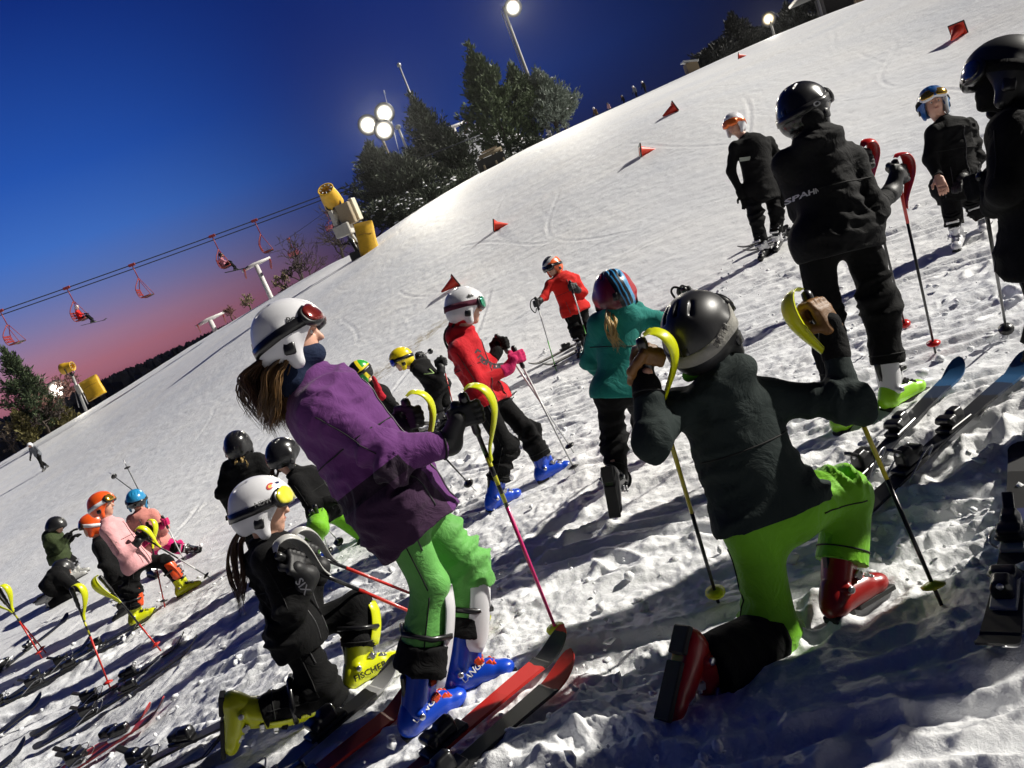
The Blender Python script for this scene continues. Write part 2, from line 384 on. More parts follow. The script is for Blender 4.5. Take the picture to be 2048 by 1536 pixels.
for (x, y, dz) in [(-80, 60, 0), (-60, 20, 0), (-25, 15, -.3), (-12, 2, .0), (-10, -12, .3), (0, -10, .3), (10, -10, .0), (20, 3, -.8), (45, 20, -1.5), (70, 40, -2), (0, -40, 0), (40, -40, -2), (-50, -40, 0), (2, 0, 0), (-3, 0, .1), (20, 12, -.9), (30, 30, -.8)]:
    _gp.append(A(x, y, SB*x+SCY*y+dz))
_gp = np.array(_gp)
def _wx(x, y):  # compress distance so far points do not wiggle near ones
    r = np.sqrt(x*x+y*y)+1e-9; k = np.log1p(r/6)*6/r; return x*k, y*k
def _fit():
    x, y = _wx(_gp[:, 0], _gp[:, 1]); n = len(x); r2 = (x[:, None]-x)**2+(y[:, None]-y)**2
    K = .5*r2*np.log(r2+1e-9)+np.eye(n)*.9; Pm = np.stack([np.ones(n), x, y], 1)
    Mx = np.block([[K, Pm], [Pm.T, np.zeros((3, 3))]]); s = np.linalg.solve(Mx, np.concatenate([_gp[:, 2]-SB*_gp[:, 0]-SCY*_gp[:, 1], np.zeros(3)])); return x, y, s
_tx, _ty, _ts = _fit()
def hbase(X, Y):
    X = np.asarray(X, float); Y = np.asarray(Y, float); x, y = _wx(X, Y); out = _ts[-3]+_ts[-2]*x+_ts[-1]*y
    for i in range(len(_tx)):
        r2 = (x-_tx[i])**2+(y-_ty[i])**2; out = out+_ts[i]*.5*r2*np.log(r2+1e-9)
    r = np.sqrt(X*X+Y*Y); az = np.degrees(np.arctan2(X, Y))
    rc = np.interp(az, [-180, -60, -33, -20, -12, -7, -3, 3, 10, 18, 25, 30, 40, 60, 180], [60, 60, 64, 62, 52, 40, 43, 51, 68, 86, 84, 76, 66, 60, 60])
    q = np.maximum(r-rc, 0); drop = .007*q*q/(1+.012*q)
    w_ = np.clip((r-110)/60, 0, 1); w_ = w_*w_*(3-2*w_)
    return np.maximum(out+SB*X+SCY*Y-drop, -15.5)*(1-w_)+w_*(-15.5)
def H(x, y): return float(hbase(A(x), A(y))[0])
def G(u, v, dmax=90):
    """where the pixel's ray meets the snow"""
    ds = np.concatenate([np.linspace(1., 12, 400), np.linspace(12, dmax, 700)]); pts = CAMPOS+ds[:, None]*(_f+(u-1024)/FPX*CR-(v-768)/FPX*CU)
    g = pts[:, 2]-hbase(pts[:, 0], pts[:, 1]); k = np.argmax(g < 0)
    if g[k] >= 0: k = int(np.argmin(g)); return pts[k]
    t = g[k-1]/(g[k-1]-g[k]); return pts[k-1]*(1-t)+pts[k]*t
def build_slope():
    th = np.concatenate([np.linspace(-180, -60, 24)[:-1], np.linspace(-60, -46, 40)[:-1], np.linspace(-46, 46, 620), np.linspace(46, 60, 40)[1:], np.linspace(60, 180, 24)[1:-1]])
    r = [.25]
    while r[-1] < 1.2: r.append(r[-1]*1.05)
    while r[-1] < 8: r.append(r[-1]*1.0031)
    while r[-1] < 25: r.append(r[-1]*1.0048)
    while r[-1] < 120: r.append(r[-1]*1.0085)
    while r[-1] < 170: r.append(r[-1]*1.03)
    r = np.array(r); a = np.radians(th); Rr, Aa = np.meshgrid(r, a, indexing='ij'); X = Rr*np.sin(Aa); Y = Rr*np.cos(Aa)
    Z = np.concatenate([hbase(x_, y_) for x_, y_ in zip(np.array_split(X, 12), np.array_split(Y, 12))])
    # trampled zone around the class, groomed piste beyond
    dgx = X-0; near = 1/(1+np.exp((Y-8.3-.12*X+1.1*noise2(X*.35, Y*.35))/1.0)); near *= np.clip((14-np.abs(X+1))/5, 0, 1)
    wx = X+.14*noise2(X*1.6, Y*1.6); wy = Y+.14*noise2(X*1.6+9, Y*1.6+4)
    sk = wx*.93-wy*.25; sn = wx*.25+wy*.93      # traffic runs across the slope
    fur = noise2(sk*.5, sn*3.3)*.9+noise2(sk*.9+31, sn*6.8+5)*.6+.35*noise2(sk*2.2+11, sn*14)
    lum = (np.abs(noise2(wx*3.2, wy*4.2+3))-.25)+.62*(np.abs(noise2(wx*7.3+5, wy*8.6))-.25)+.34*(np.abs(noise2(wx*16+1, wy*18))-.25)+.2*(np.abs(noise2(wx*37, wy*40))-.25)
    cr = noise2(wx*10+40, wy*12); crumbs = np.clip(cr-.22, 0, 1)
    patch = np.clip(.72+1.0*noise2(X*.55+17, Y*.55), .15, 1.35)*(1+.6*np.exp(-((X-.9)**2/1.6+(Y-1.9)**2/1.0)))
    Zn = .026*fur+.028*lum*patch+.022*crumbs*patch+.005*noise2(wx*26, wy*29)+.03*np.clip(noise2(wx*2.3+70, wy*2.7)-.30, 0, 1)*patch
    rgp = np.random.default_rng(21); rI = np.searchsorted(r, [11.])[0]
    for i in range(230):     # boot prints
        pr_ = 1.7+7.5*rgp.random()**1.2; pa = rgp.uniform(-.72, .72); px, py = pr_*math.sin(pa), pr_*math.cos(pa); i0, i1 = np.searchsorted(r, [pr_-.3, pr_+.3]); an = rgp.normal()*.5+.25
        dx, dy = X[i0:i1]-px, Y[i0:i1]-py; u_, v_ = dx*math.cos(an)+dy*math.sin(an), -dx*math.sin(an)+dy*math.cos(an); q = np.sqrt((u_/.15)**2+(v_/.058)**2); dp = rgp.uniform(.012, .034)
        Zn[i0:i1] += -dp*np.clip(1.6-1.6*q, 0, 1)+dp*.55*np.exp(-((q-1.25)/.22)**2)
    for i in range(34):      # ski grooves through the trampled zone
        off = rgp.uniform(1.5, 9.5); cx = rgp.uniform(-5, 3); ln = rgp.uniform(.8, 3.); tl = rgp.normal()*.12
        o_ = (sn-off-tl*(sk-cx)+.05*np.sin(sk*1.7+i))[:rI]; env = np.clip((ln-np.abs(sk[:rI]-cx))/.4, 0, 1)
        for g_ in (0., .16): Zn[:rI] += env*(-.022*np.exp(-((o_-g_)/.032)**2)+.010*np.exp(-((np.abs(o_-g_)-.06)/.022)**2))
    gro = .012*noise2(X*.6, Y*.6)+.008*(np.abs(noise2(X*5.3+3, Y*6.1))-.2)*np.clip(.6+noise2(X*.25+9, Y*.25), 0, 1.3)+.005*noise2(sk*3, sn*17)+.006*noise2(sk*.7, sn*3.1+3)*(1+noise2(X*.2+5, Y*.2))+.008*(np.abs(noise2(X*2.6, Y*3.1))-.2)+.006*noise2(X*7, Y*8)*np.clip(.5+noise2(X*.3, Y*.3+8), 0, 1)
    tr = 0
    for i in range(64):      # ski tracks that wander over the piste
        ang = RNG.uniform(-.55, .55)+(math.pi/2 if i % 3 else .3); ph = RNG.uniform(0, 6); off = RNG.uniform(-16, 24) if i % 3 else RNG.uniform(9, 42)
        q = X*math.cos(ang)+Y*math.sin(ang); o_ = -X*math.sin(ang)+Y*math.cos(ang)+(off if i % 3 else -off)
        o_ = o_+RNG.uniform(.2, 1.3)*np.sin(q*RNG.uniform(.15, .6)+ph); fq = RNG.uniform(.1, .25)
        fade = np.clip(np.sin(q*fq*2.7+i*7)+.6*np.sin(q*fq*6.1+i*3)-.15, 0, .5)*2; dp = RNG.uniform(.8, 2.0)
        tr = tr+fade*dp*(-.008*np.exp(-(o_/.035)**2)+.005*np.exp(-((np.abs(o_)-.07)/.03)**2))
    far = np.clip((95-Rr)/30, 0, 1)
    Z = Z+near*Zn+(1-near)*(gro+tr)*far
    # the grounds of the far valley sink away
    V = np.stack([X, Y, Z], -1).reshape(-1, 3); nr, na = X.shape
    i = np.arange(nr-1)[:, None]*na; j = np.arange(na); j2 = (j+1) % na
    F = np.stack([i+j, i+j2, i+na+j2, i+na+j], -1).reshape(-1, 4)[:, ::-1]
    V = np.vstack([V, [[0, 0, V[:na, 2].mean()]]]); tri = None
    o = ob('snow_slope', (V, F), SNOW); props(o, kind='structure'); return o
build_slope()
# ------------------------------------------------------------ ski gear in local frames (x right, y forward, z up)
def helmet_ops():
    o = [e_((0, -.006, .028), (.116, .143, .124), k=.01)]
    for s in (-1, 1): o += [c_((s*.088, -.012, .0), (s*.078, .012, -.098), .042, .030, .03)]
    o += [e_((0, -.062, -.035), (.098, .080, .085), k=.04)]
    o += [b_((0, .17, -.075), (.082, .15, .118), rd=.05, k=.02, sub=True), e_((0, .012, -.10), (.078, .10, .17), k=.015, sub=True), cut((0, 0, -.128), (0, -.25, -1))]
    for x in (-.035, 0, .035):   # vents
        o += [c_((x, .03+abs(x)*-.3, .158-abs(x)*.25), (x*1.15, .075, .132-abs(x)*.2), .006, .008, .004, sub=True)]
        o += [c_((x*1.3, -.055, .146-abs(x)*.35), (x*1.4, -.10, .112-abs(x)*.3), .007, .008, .004, sub=True)]
    return o
_helmet = {h: sdf_mesh(helmet_ops(), h) for h in (.006, .012)}
def head_ops(s=1.):
    return [e_((0, -.012, .03), (.075, .094, .09), k=.02), e_((0, .03, -.035), (.060, .060, .078), k=.03), c_((0, .058, -.090), (0, .062, -.094), .022, .022, .02),
            c_((0, .088, .012), (0, .104, -.020), .009, .0135, .012), c_((-.03, .078, .026), (.03, .078, .026), .014, .014, .015),
            e_((.028, .083, .004), (.016, .010, .011), k=.008, sub=True), e_((-.028, .083, .004), (.016, .010, .011), k=.008, sub=True),
            c_((-.02, .084, -.051), (.02, .084, -.051), .007, .007, .006), c_((-.016, .083, -.062), (.016, .083, -.062), .0075, .0075, .006), c_((-.02, .095, -.0565), (.02, .095, -.0565), .0025, .0025, .003, sub=True),
            e_((.078, -.005, -.012), (.010, .02, .03), k=.01), e_((-.078, -.005, -.012), (.010, .02, .03), k=.01)]
def goggle(tilt=0., rr=0., zc=.002):
    """frame and lens bent round the brow; tilt lifts them up onto the helmet"""
    na, nz = 22, 10; out = []
    for part in ('frame', 'lens'):
        sc = 1. if part == 'frame' else .86; r_in, r_out = (.108+rr, .136+rr) if part == 'frame' else (.132+rr, .143+rr)
        V = []; F = []
        for lay in (0, 1):
            for i in range(nz+1):
                for j in range(na+1):
                    a = (j/na*2-1); b = (i/nz*2-1)
                    # superellipse disc mapping
                    m = (abs(a)**3+abs(b)**3)**(1/3) or 1; q = max(abs(a), abs(b)); a2, b2 = a/m*q, b/m*q
                    ang = a2*sc*math.radians(50); z = b2*sc*.048+(.013*math.exp(-(a2*5)**2) if b2 < 0 else 0)*abs(min(b2, 0))
                    edge = q**6; r = (r_in if lay == 0 else r_out-(.004*edge))+(.004*(1-b2*b2) if lay else 0)
                    V.append((r*math.sin(ang)*1.0, r*math.cos(ang)-.012, z+zc))
        n1 = (nz+1)*(na+1); idx = lambda l, i, j: l*n1+i*(na+1)+j
        for i in range(nz):
            for j in range(na):
                F.append((idx(1, i, j), idx(1, i+1, j), idx(1, i+1, j+1), idx(1, i, j+1))); F.append((idx(0, i, j), idx(0, i, j+1), idx(0, i+1, j+1), idx(0, i+1, j)))
        for j in range(na): F += [(idx(0, 0, j), idx(1, 0, j), idx(1, 0, j+1), idx(0, 0, j+1)), (idx(0, nz, j), idx(0, nz, j+1), idx(1, nz, j+1), idx(1, nz, j))]
        for i in range(nz): F += [(idx(0, i, 0), idx(0, i+1, 0), idx(1, i+1, 0), idx(1, i, 0)), (idx(0, i, na), idx(1, i, na), idx(1, i+1, na), idx(0, i+1, na))]
        V = np.array(V); ct, st = math.cos(tilt), math.sin(tilt); Rx = np.array([[1, 0, 0], [0, ct, -st], [0, st, ct]])
        out.append((V @ Rx.T, F))
    return out
_hb = BVHTree.FromPolygons(_helmet[.012][0].tolist(), _helmet[.012][1].tolist())
def strap_band(tilt, w_=.040, zc=.016, a0=40, off=.0015, th=.005):
    """elastic band from one goggle side round the back of the helmet to the other, laid on the shell"""
    n = 44; V = []; F = []; ct, st = math.cos(tilt), math.sin(tilt); ya = A(0, ct, st); za = A(0, -st, ct)
    for i in range(n+1):
        a = math.radians(a0+(360-2*a0)*i/n); d = A(math.sin(a), 0, 0)+ya*math.cos(a)
        for dz, o_ in ((-.5, -.004), (.5, -.004), (.5, th), (-.5, th)):
            p0 = za*(dz*w_+zc); h = _hb.ray_cast(Vector(p0+d*.4), Vector(-d), .5); V.append((A(*h[0]) if h[0] is not None else p0+d*.13)+d*(off+o_))
    for i in range(n):
        for k in range(4): F.append((i*4+k, i*4+(k+1) % 4, (i+1)*4+(k+1) % 4, (i+1)*4+k))
    F += [(0, 3, 2, 1), tuple(n*4+k for k in range(4))]
    return np.array(V), F
def boot_ops():
    shell = [c_((0, -.05, -.050), (0, .13, -.062), .050, .040, .02, sq=((0, 0, 1), .95)), c_((0, -.03, -.03), (0, .085, -.035), .046, .036, .03), e_((0, .15, -.060), (.040, .045, .032), k=.02), c_((0, -.035, .0), (0, -.06, -.06), .044, .045, .02), cut((0, 0, -.088), (0, 0, -1))]
    cuff = [c_((0, -.022, -.005), (0, .022, .185), .054, .064, .02, cap=True), c_((.052, -.02, -.01), (-.052, -.02, -.01), .02, .02, .01), e_((0, .05, .06), (.03, .03, .10), k=.02), c_((0, .028, .10), (0, .028, .26), .05, .052, .001, sub=True)]
    liner = [c_((0, .012, .12), (0, .030, .215), .052, .056, .01, cap=True)]
    return shell, cuff, liner
_boot = {h: [sdf_mesh(o, h) for o in boot_ops()] for h in (.006, .013)}
def boot(parent, Rm, t, s, c_shell, c_cuff, c_buckle=STEEL, hi=True, lean=0.):
    h = .006 if hi else .013; sh, cf, li = _boot[h]; t = A(*t); tl_ = math.tan(lean)
    def shear(vf): V = np.array(vf[0], float); V[:, 1] += tl_*np.maximum(V[:, 2], 0); return V, vf[1]
    cf, li = shear(cf), shear(li)
    b = ob('boot', xf(sh, Rm, t, s), c_shell, parent); ob('cuff', xf(cf, Rm, t, s), c_cuff, b); ob('liner', xf(li, Rm, t, s), BLACK, b)
    ob('sole', xf(join(box((0, -.055, -.094), (.035, .046, .013)), box((0, .105, -.094), (.034, .092, .010))), Rm, t, s), RUB, b, False)
    if hi:
        for (y, z, wd, tl) in ((.115, -.022, .040, 1.25), (.072, .004, .046, 1.15), (.072, .075, .060, .25), (.085, .135, .066, .2)):
            ct, st = math.cos(tl), math.sin(tl); Rb = np.array([[1, 0, 0], [0, ct, st], [0, -st, ct]]) if tl > .5 else np.eye(3)
            ob('buckle', xf(shear(join(box((0, y, z), (wd*.78, .007, .010), Rb, .003), box((wd*.62, y-.012, z), (.007, .018, .012), Rb, .003), box((-wd*.62, y-.012, z), (.007, .018, .012), Rb, .003), tube([(wd*.66, y-.03, z+.004), (wd*.66, y+.012, z-.004)], .004, 6))), Rm, t, s), c_buckle, b, False)
        ob('strap', xf(shear(lathe([(.066, -.014), (.071, -.012), (.071, .012), (.066, .014)], (0, .024, .178), (0, .18, 1))), Rm, t, s), BLACK, b); ob('spine', xf(shear(box((0, -.052, .06), (.016, .014, .085), np.eye(3), .006)), Rm, t, s), INK, b, False)
        for sx in (-1, 1): ob('pivot', xf(lathe([(.013, -.004), (.013, .003), (.008, .005)], (sx*.071, -.02, -.01), (sx, 0, 0), 12), Rm, t, s), STEEL, b)
    else:
        [ob('buckle', xf(box(*q), Rm, t, s), c_buckle, b, False) for q in (((0, .115, -.022), (.03, .01, .012)), ((0, .08, .07), (.045, .01, .012)), ((0, .088, .13), (.05, .01, .012)))]
    return b
def grip_ops(mir=1, fat=1.):
    m = lambda p: (p[0]*mir, p[1], p[2]); r = .0125*fat
    o = [b_(m((.031, -.038, 0)), (.017*fat, .052, .043), rd=.014, k=.02)]
    for i, (z, L) in enumerate(((.034, .95), (.011, 1.05), (-.012, 1.), (-.034, .85))):
        pts = [(.033, .004, z), (.026, .036*L, z), (-.010, .044*L, z-.002), (-.030, .020*L, z-.003), (-.026, -.004, z-.003)]
        for a, b in zip(pts[:-1], pts[1:]): o.append(c_(m(a), m(b), r, r*.94, .006))
    pts = [(.026, -.06, .03), (-.002, -.045, .052), (-.026, -.015, .047), (-.034, .012, .040)]
    for a, b in zip(pts[:-1], pts[1:]): o.append(c_(m(a), m(b), r*1.18, r*1.05, .008))
    return o
def open_ops(mir=1, fat=1.):
    """relaxed hand, fingers a little curled; wrist at y=-.09"""
    m = lambda p: (p[0]*mir, p[1], p[2]); r = .0105*fat
    o = [b_((0, -.03, 0), (.041, .050, .016*fat), rd=.013, k=.02)]
    for x, L in ((.031, .9), (.0105, 1.05), (-.0105, 1.), (-.031, .8)):
        pts = [(x, .012, 0), (x*1.08, .012+.036*L, -.006), (x*1.1, .012+.060*L, -.020), (x*1.1, .012+.074*L, -.038)]
        for a, b in zip(pts[:-1], pts[1:]): o.append(c_(m(a), m(b), r, r*.92, .004))
    pts = [(.034, -.055, -.006), (.062, -.028, -.014), (.068, .002, -.022)]
    for a, b in zip(pts[:-1], pts[1:]): o.append(c_(m(a), m(b), r*1.15, r, .008))
    return o
def mitten_ops(mir=1): return [c_((0, -.05, 0), (0, -.09, 0), .042, .046, .02), e_((0, .02, -.004), (.05, .085, .032), k=.02), c_((.035*mir, -.04, -.01), (.075*mir, .015, -.015), .024, .022, .02)]
_hands = {}
def handmesh(kind, mir, h):
    k = (kind, mir, h)
    if k not in _hands: _hands[k] = sdf_mesh({'grip': grip_ops, 'open': open_ops}[kind](mir, 1.12) if kind != 'mitten' else mitten_ops(mir), h)
    return _hands[k]

def decal(parent, target, txt, c, ex, ey, size, m, name='lettering', off=.0025, shape=None, bold=.012):
    """flat print laid on a surface: text (or polygon list) dropped onto the target mesh along -ez"""
    if shape is None:
        cu = bpy.data.curves.new('t', 'FONT'); cu.body = txt; cu.size = 1; cu.align_x = 'CENTER'; cu.align_y = 'CENTER'; cu.resolution_u = 2; cu.offset = bold
        to = bpy.data.objects.new('t', cu); me = to.to_mesh(); V = np.array([v.co[:] for v in me.vertices]); F = [tuple(p.vertices) for p in me.polygons]
        to.to_mesh_clear(); bpy.data.objects.remove(to); bpy.data.curves.remove(cu)
    else: V, F = shape; V = np.array(V, float)
    ex = nrm(ex); ez = nrm(np.cross(ex, ey)); ey = np.cross(ez, ex); tl = worldloc(target)
    tm = target.data; bv = BVHTree.FromPolygons([v.co[:] for v in tm.vertices], [p.vertices[:] for p in tm.polygons]); out = []; hits = 0
    hs_ = []; uv = []
    for v in V:
        p = c+(ex*v[0]+ey*v[1])*size; h = bv.ray_cast(Vector(p+ez*.25-tl), Vector(-ez), .6)
        if h[0] is not None: hs_.append((A(*h[0])+tl-c) @ ez); uv.append((v[0]*size, v[1]*size))
    if not hs_: hs_, uv = [0.], [(0., 0.)]
    hs_ = np.array(hs_); uv = np.array(uv); ok = np.abs(hs_-np.median(hs_)) < .05
    Q = lambda w: np.stack([np.ones(len(w)), w[:, 0], w[:, 1], w[:, 0]**2, w[:, 1]**2, w[:, 0]*w[:, 1]], 1)
    if ok.sum() > 5: co = np.linalg.lstsq(Q(uv[ok]), hs_[ok], rcond=None)[0]; off += max(0, float(np.max(hs_[ok]-Q(uv[ok]) @ co)))
    else: co = np.array([np.median(hs_), 0, 0, 0, 0, 0])
    zq = Q(np.array(V)[:, :2]*size) @ co+off; out = [c+(ex*v[0]+ey*v[1])*size+ez*z_ for v, z_ in zip(V, zq)]
    return ob(name, (np.array(out), F), m, parent, False)
def strands(root, path, n, spread, thick, m, parent, seed=0, wav=.02, name='hair'):
    """a lock of hair as many thin tapering ribbons along a guide path (world points)"""
    rg = np.random.default_rng(seed); path = np.asarray(path, float); gp = smoothpath(path, 14); Vs = []; Fs = []; k = 0
    sp = np.linspace(1, .75, 14)
    tdir = nrm(path[-1]-path[0]); sx = nrm(np.cross(tdir, A(.3, 1, .2))); sy = np.cross(tdir, sx)
    locks = rg.normal(size=(max(6, n//26), 2))*.52; lf = rg.uniform(.8, 1.12, len(locks)); lp = rg.uniform(0, 6.28, len(locks)); la = rg.uniform(.4, 1.3, len(locks))
    for i in range(n):
        k_ = i % len(locks); a, b = locks[k_]+rg.normal(size=2)*.11; f = lf[k_]*rg.uniform(.82, 1.04); ph = lp[k_]+rg.normal()*.5; am = wav*la[k_]; wdt = thick*rg.uniform(.5, 1.2)
        m_ = len(gp); t = np.linspace(0, 1, m_); base = gp[0]+(gp-gp[0])*f
        sw = spread*(.62+.55*np.sin(np.clip(t*1.2, 0, 1)*math.pi*.75))
        L = base+(a*sw)[:, None]*sx+(b*sw)[:, None]*sy+(am*t*np.sin(t*9+ph))[:, None]*sx+(am*t*np.cos(t*5+ph))[:, None]*sy
        wd = wdt*np.clip((1-t)*3, .12, 1); q = nrm(rg.normal(size=3)); q = nrm(np.cross(tdir, q))
        q2 = np.cross(tdir, q)
        ring = [L+wd[:, None]*q, L-wd[:, None]*q*.5+wd[:, None]*q2*.6, L-wd[:, None]*q*.5-wd[:, None]*q2*.6]
        V = np.stack(ring, 1).reshape(-1, 3); F = []
        for j in range(m_-1):
            for s in range(3): F.append((j*3+s, j*3+(s+1) % 3, (j+1)*3+(s+1) % 3, (j+1)*3+s))
        Vs.append(V); Fs.append(np.array(F)+k); k += len(V)
    return ob(name, (np.concatenate(Vs), np.concatenate(Fs)), m, parent)

# ------------------------------------------------------------ people
BRN_ = mat('brow_brown', (.05, .025, .012), .6)
GRP = {'class': 'young skiers of the class on the snow', 'lift': 'riders on the chairlift', 'top': 'small figures on the hilltop'}
def person(label, S, J, look, D=None, jk=BLACK, pt=BLACK, hel=INK, gl=BLACK, boots=(INK, INK), buck=STEEL, vox=.013, hi=True, hup=None, gog=None, hair=None,
           hem=.10, bulk=1., hands=('grip', 'grip'), poles=(None, None), collar=True, hood=False, flare=1., legb=1., amp=.014, group='class', toeup=None, headS=1., fwd=None, sole_up=None, face=True, cuffm=None, skin=None, sqd=.84, gaiter=None, flat='lr', cuffh=.085, gcuff=None, zipm=None, tamp=1.2):
    """J: joints as (u, v, extra depth) pixels; depth D is where the person stands"""
    j = {k: (P(v[0], v[1], D+v[2]) if len(v) == 3 and D is not None else A(*v)) for k, v in J.items()}
    for s_ in (flat if group == 'class' else ''):
        a_, t_ = j['a'+s_], j['t'+s_]; hz = nrm((t_-a_)*A(1, 1, 0)); a_ = A(a_[0], a_[1], H(a_[0], a_[1])+.098*S**.6); j['a'+s_] = a_; t_ = a_+hz*.18*S; t_[2] = H(t_[0], t_[1])+.075*S**.6; j['t'+s_] = t_
    S2 = S*.95; base = A(*(0.5*(j['al']+j['ar']))); base[2] = H(base[0], base[1]) if group == 'class' else min(j['al'][2], j['ar'][2])-.1
    root = thing('person', label, 'person', base, GRP[group])
    chest = .5*(j['sl']+j['sr']); pel = .5*(j['hl']+j['hr']); up = nrm(chest-pel); rt = nrm(j['sr']-j['sl']); fw = nrm(np.cross(up, rt)) if fwd is None else nrm(fwd)
    hu = nrm(hup) if hup is not None else nrm(j['hd']-j.get('nk', chest))
    lk = nrm(look); HR = frame(lk, hu); Hs = S**.5*headS
    # hands
    hf = {}
    for s, mir in (('l', -1), ('r', 1)):
        w_, e_l = j['w'+s], j['e'+s]; k = hands[0 if s == 'l' else 1]; ya = nrm(w_-e_l)
        if k == 'grip':
            pz = poles[0 if s == 'l' else 1]; pz = nrm(pz) if pz is not None else nrm(A(0, 0, 1)-ya*ya[2])
            R_ = frame_z(pz, ya); t_ = w_+ya*.10*S-R_[:, 0]*.03*mir*S
            if 'g'+s in j: t_ = j['g'+s]; ya = nrm(t_-w_); R_ = frame_z(pz, ya)
        else:
            R_ = frame(ya, A(0, 0, 1) if abs(ya[2]) < .8 else fw); t_ = w_+ya*.085*S
            if 'g'+s in j: t_ = j['g'+s]; ya = nrm(t_-w_); R_ = frame(ya, A(0, 0, 1) if abs(ya[2]) < .8 else fw)
        hf[s] = (k, mir, R_, t_)
    # body, one continuous surface under the clothes
    hc = j['hd']; nb = hc+HR @ A(0, -.02, -.07)*Hs
    ops = [c_(nb, chest+up*.02, .052*S, .062*S, .03)]+[c_(chest, pel, .10*S, .10*S, .03, sq=(fw, .7))]
    for s in 'lr':
        ops += [c_(j['s'+s], chest-up*.03*S, .05*S, .07*S, .03), c_(j['s'+s], j['e'+s], .042*S, .034*S, .02), c_(j['e'+s], j['w'+s], .034*S, .026*S, .02),
                c_(j['h'+s], j['k'+s], .065*S, .048*S, .03), c_(j['k'+s], j['k'+s]*.45+j['a'+s]*.55, .046*S, .036*S, .02)]
        k, mir, R_, t_ = hf[s]
        bare = gl is None or (isinstance(gl, tuple) and gl[0 if s == 'l' else 1] is None)
        if k != 'mitten' and bare: ops += opx({'grip': grip_ops, 'open': open_ops}[k](mir), R_, t_, S)
        else: ops += [c_(j['w'+s], j['w'+s]+(t_-j['w'+s])*.6, .024*S, .022*S, .01)]
    ops = opx(head_ops(), HR, hc, Hs)+ops
    ob('body', sdf_mesh(ops, vox*(.75 if face and hi else 1)), skin or SKIN, root)
    if face and hi:
        for sx in (-1, 1):
            ey = ob('eye', lathe([(.001, -.0095), (.006, -.0075), (.0092, -.002), (.0085, .004), (.0052, .0082)], hc+HR @ A(sx*.028, .0735, .0045)*Hs, HR[:, 1], 10), mat('eye_white', (.7, .68, .65), .3), root)
            ob('iris', lathe([(.0052, .0082), (.004, .0092), (.0005, .0098)], hc+HR @ A(sx*.028, .0735, .0045)*Hs, HR[:, 1], 8), mat('iris_brown', (.03, .015, .008), .2), ey)
    if face and hi and skin is None:
        LT = lambda *q: hc+HR @ A(*q)*Hs
        ob('lips', tube(smoothpath([LT(-.021, .079, -.0555), LT(-.008, .0905, -.052), LT(.008, .0905, -.052), LT(.021, .079, -.0555)], 9), .0045*Hs, 6), mat('lip', (.36, .10, .08), .45), root)
        for sx in (-1, 1): ob('eyebrow', tube([LT(sx*.014, .092, .023), LT(sx*.028, .090, .027), LT(sx*.044, .080, .022)], .0036*Hs, 5), BRN_, root)
    # jacket
    hw = np.linalg.norm(j['sr']-j['sl'])*.5; tw = max(.15*S, min(hw*.98, .20*S))*bulk
    hp = pel-up*hem*S; sq = (fw, sqd)
    o = [c_(chest-up*.05*S, pel, tw, tw*1.0, .03, sq=sq), c_(pel+up*.06*S, hp-up*.05*S, tw*.97, tw*1.08, .03, sq=sq), c_(j['hl'], j['hr'], .116*S*legb, .116*S*legb, .05), c_(j['hl'], j['hl']*.88+j['kl']*.12, .112*S*legb, .11*S*legb, .04), c_(j['hr'], j['hr']*.88+j['kr']*.12, .112*S*legb, .11*S*legb, .04), cut(hp, -up)]
    bones = [(chest, pel, .16*S, 0)]
    for s in 'lr':
        a, e1, w_ = j['s'+s], j['e'+s], j['w'+s]
        o += [c_(a, chest-up*.02*S, .072*S*bulk, .10*S*bulk, .05), c_(a, e1, .073*S*bulk, .060*S*bulk, .035), c_(e1, w_, .060*S*bulk, .047*S*bulk, .03, cap=True)]
        bones += [(a, e1, .07*S, 1), (e1, w_, .055*S, -1)]
    if collar: o += [c_(chest-up*.02, chest*.35+nb*.65, .088*S, .074*S, .03, cap=True)]
    if hood: o += [e_(chest*.55+nb*.45-fw*.075*S, A(.13, .075, .085)*S, np.stack([rt, fw, up], 1), .03), c_(nb-rt*.06*S+fw*.05*S, nb-fw*.07*S, .03*S, .045*S, .03), c_(nb+rt*.06*S+fw*.05*S, nb-fw*.07*S, .03*S, .045*S, .03)]
    jm = folds(sdf_mesh(o, vox), bones, amp*S, 6/S, seed=abs(J['hd'][0]) % 97)
    jo = ob('jacket', jm, jk, root)
    bf = {}; lean_ = {}
    for s in 'lr':
        a_, t_, k_ = j['a'+s], j['t'+s], j['k'+s]; y = nrm(t_-a_); R_ = frame(y, nrm(k_-a_))
        if s in flat and group == 'class': R_ = frame(nrm(R_[:, 1]*math.cos(.08)+R_[:, 2]*math.sin(.08)), nrm(k_-a_))
        q_ = R_.T @ (k_-a_); lean_[s] = float(np.clip(math.atan2(q_[1], max(q_[2], 1e-3))-.2, -.15, .45)) if s in flat and group == 'class' else 0.
        bf[s] = R_
    # trousers
    o = [c_(j['hl'], j['hr'], .098*S*legb, .098*S*legb, .05), c_(pel+up*.10*S, pel, tw*.78, tw*.78, .04, sq=sq)]; bones = []
    for s in 'lr':
        h_, k_, a_ = j['h'+s], j['k'+s], j['a'+s]; en = a_+bf[s] @ A(0, .012+math.tan(lean_[s])*cuffh, cuffh)*S
        o += [c_(h_, k_, .095*S*legb, .080*S*legb, .045), c_(k_, en, .080*S*legb, .086*S*legb*flare, .035, cap=True)]
        bones += [(h_, k_, .1*S, 1), (k_, a_, .08*S, -1)]
    tr = ob('trousers', folds(sdf_mesh(o, vox), bones, amp*tamp*S, 5.5/S, seed=abs(J['hd'][1]) % 89), pt, root)
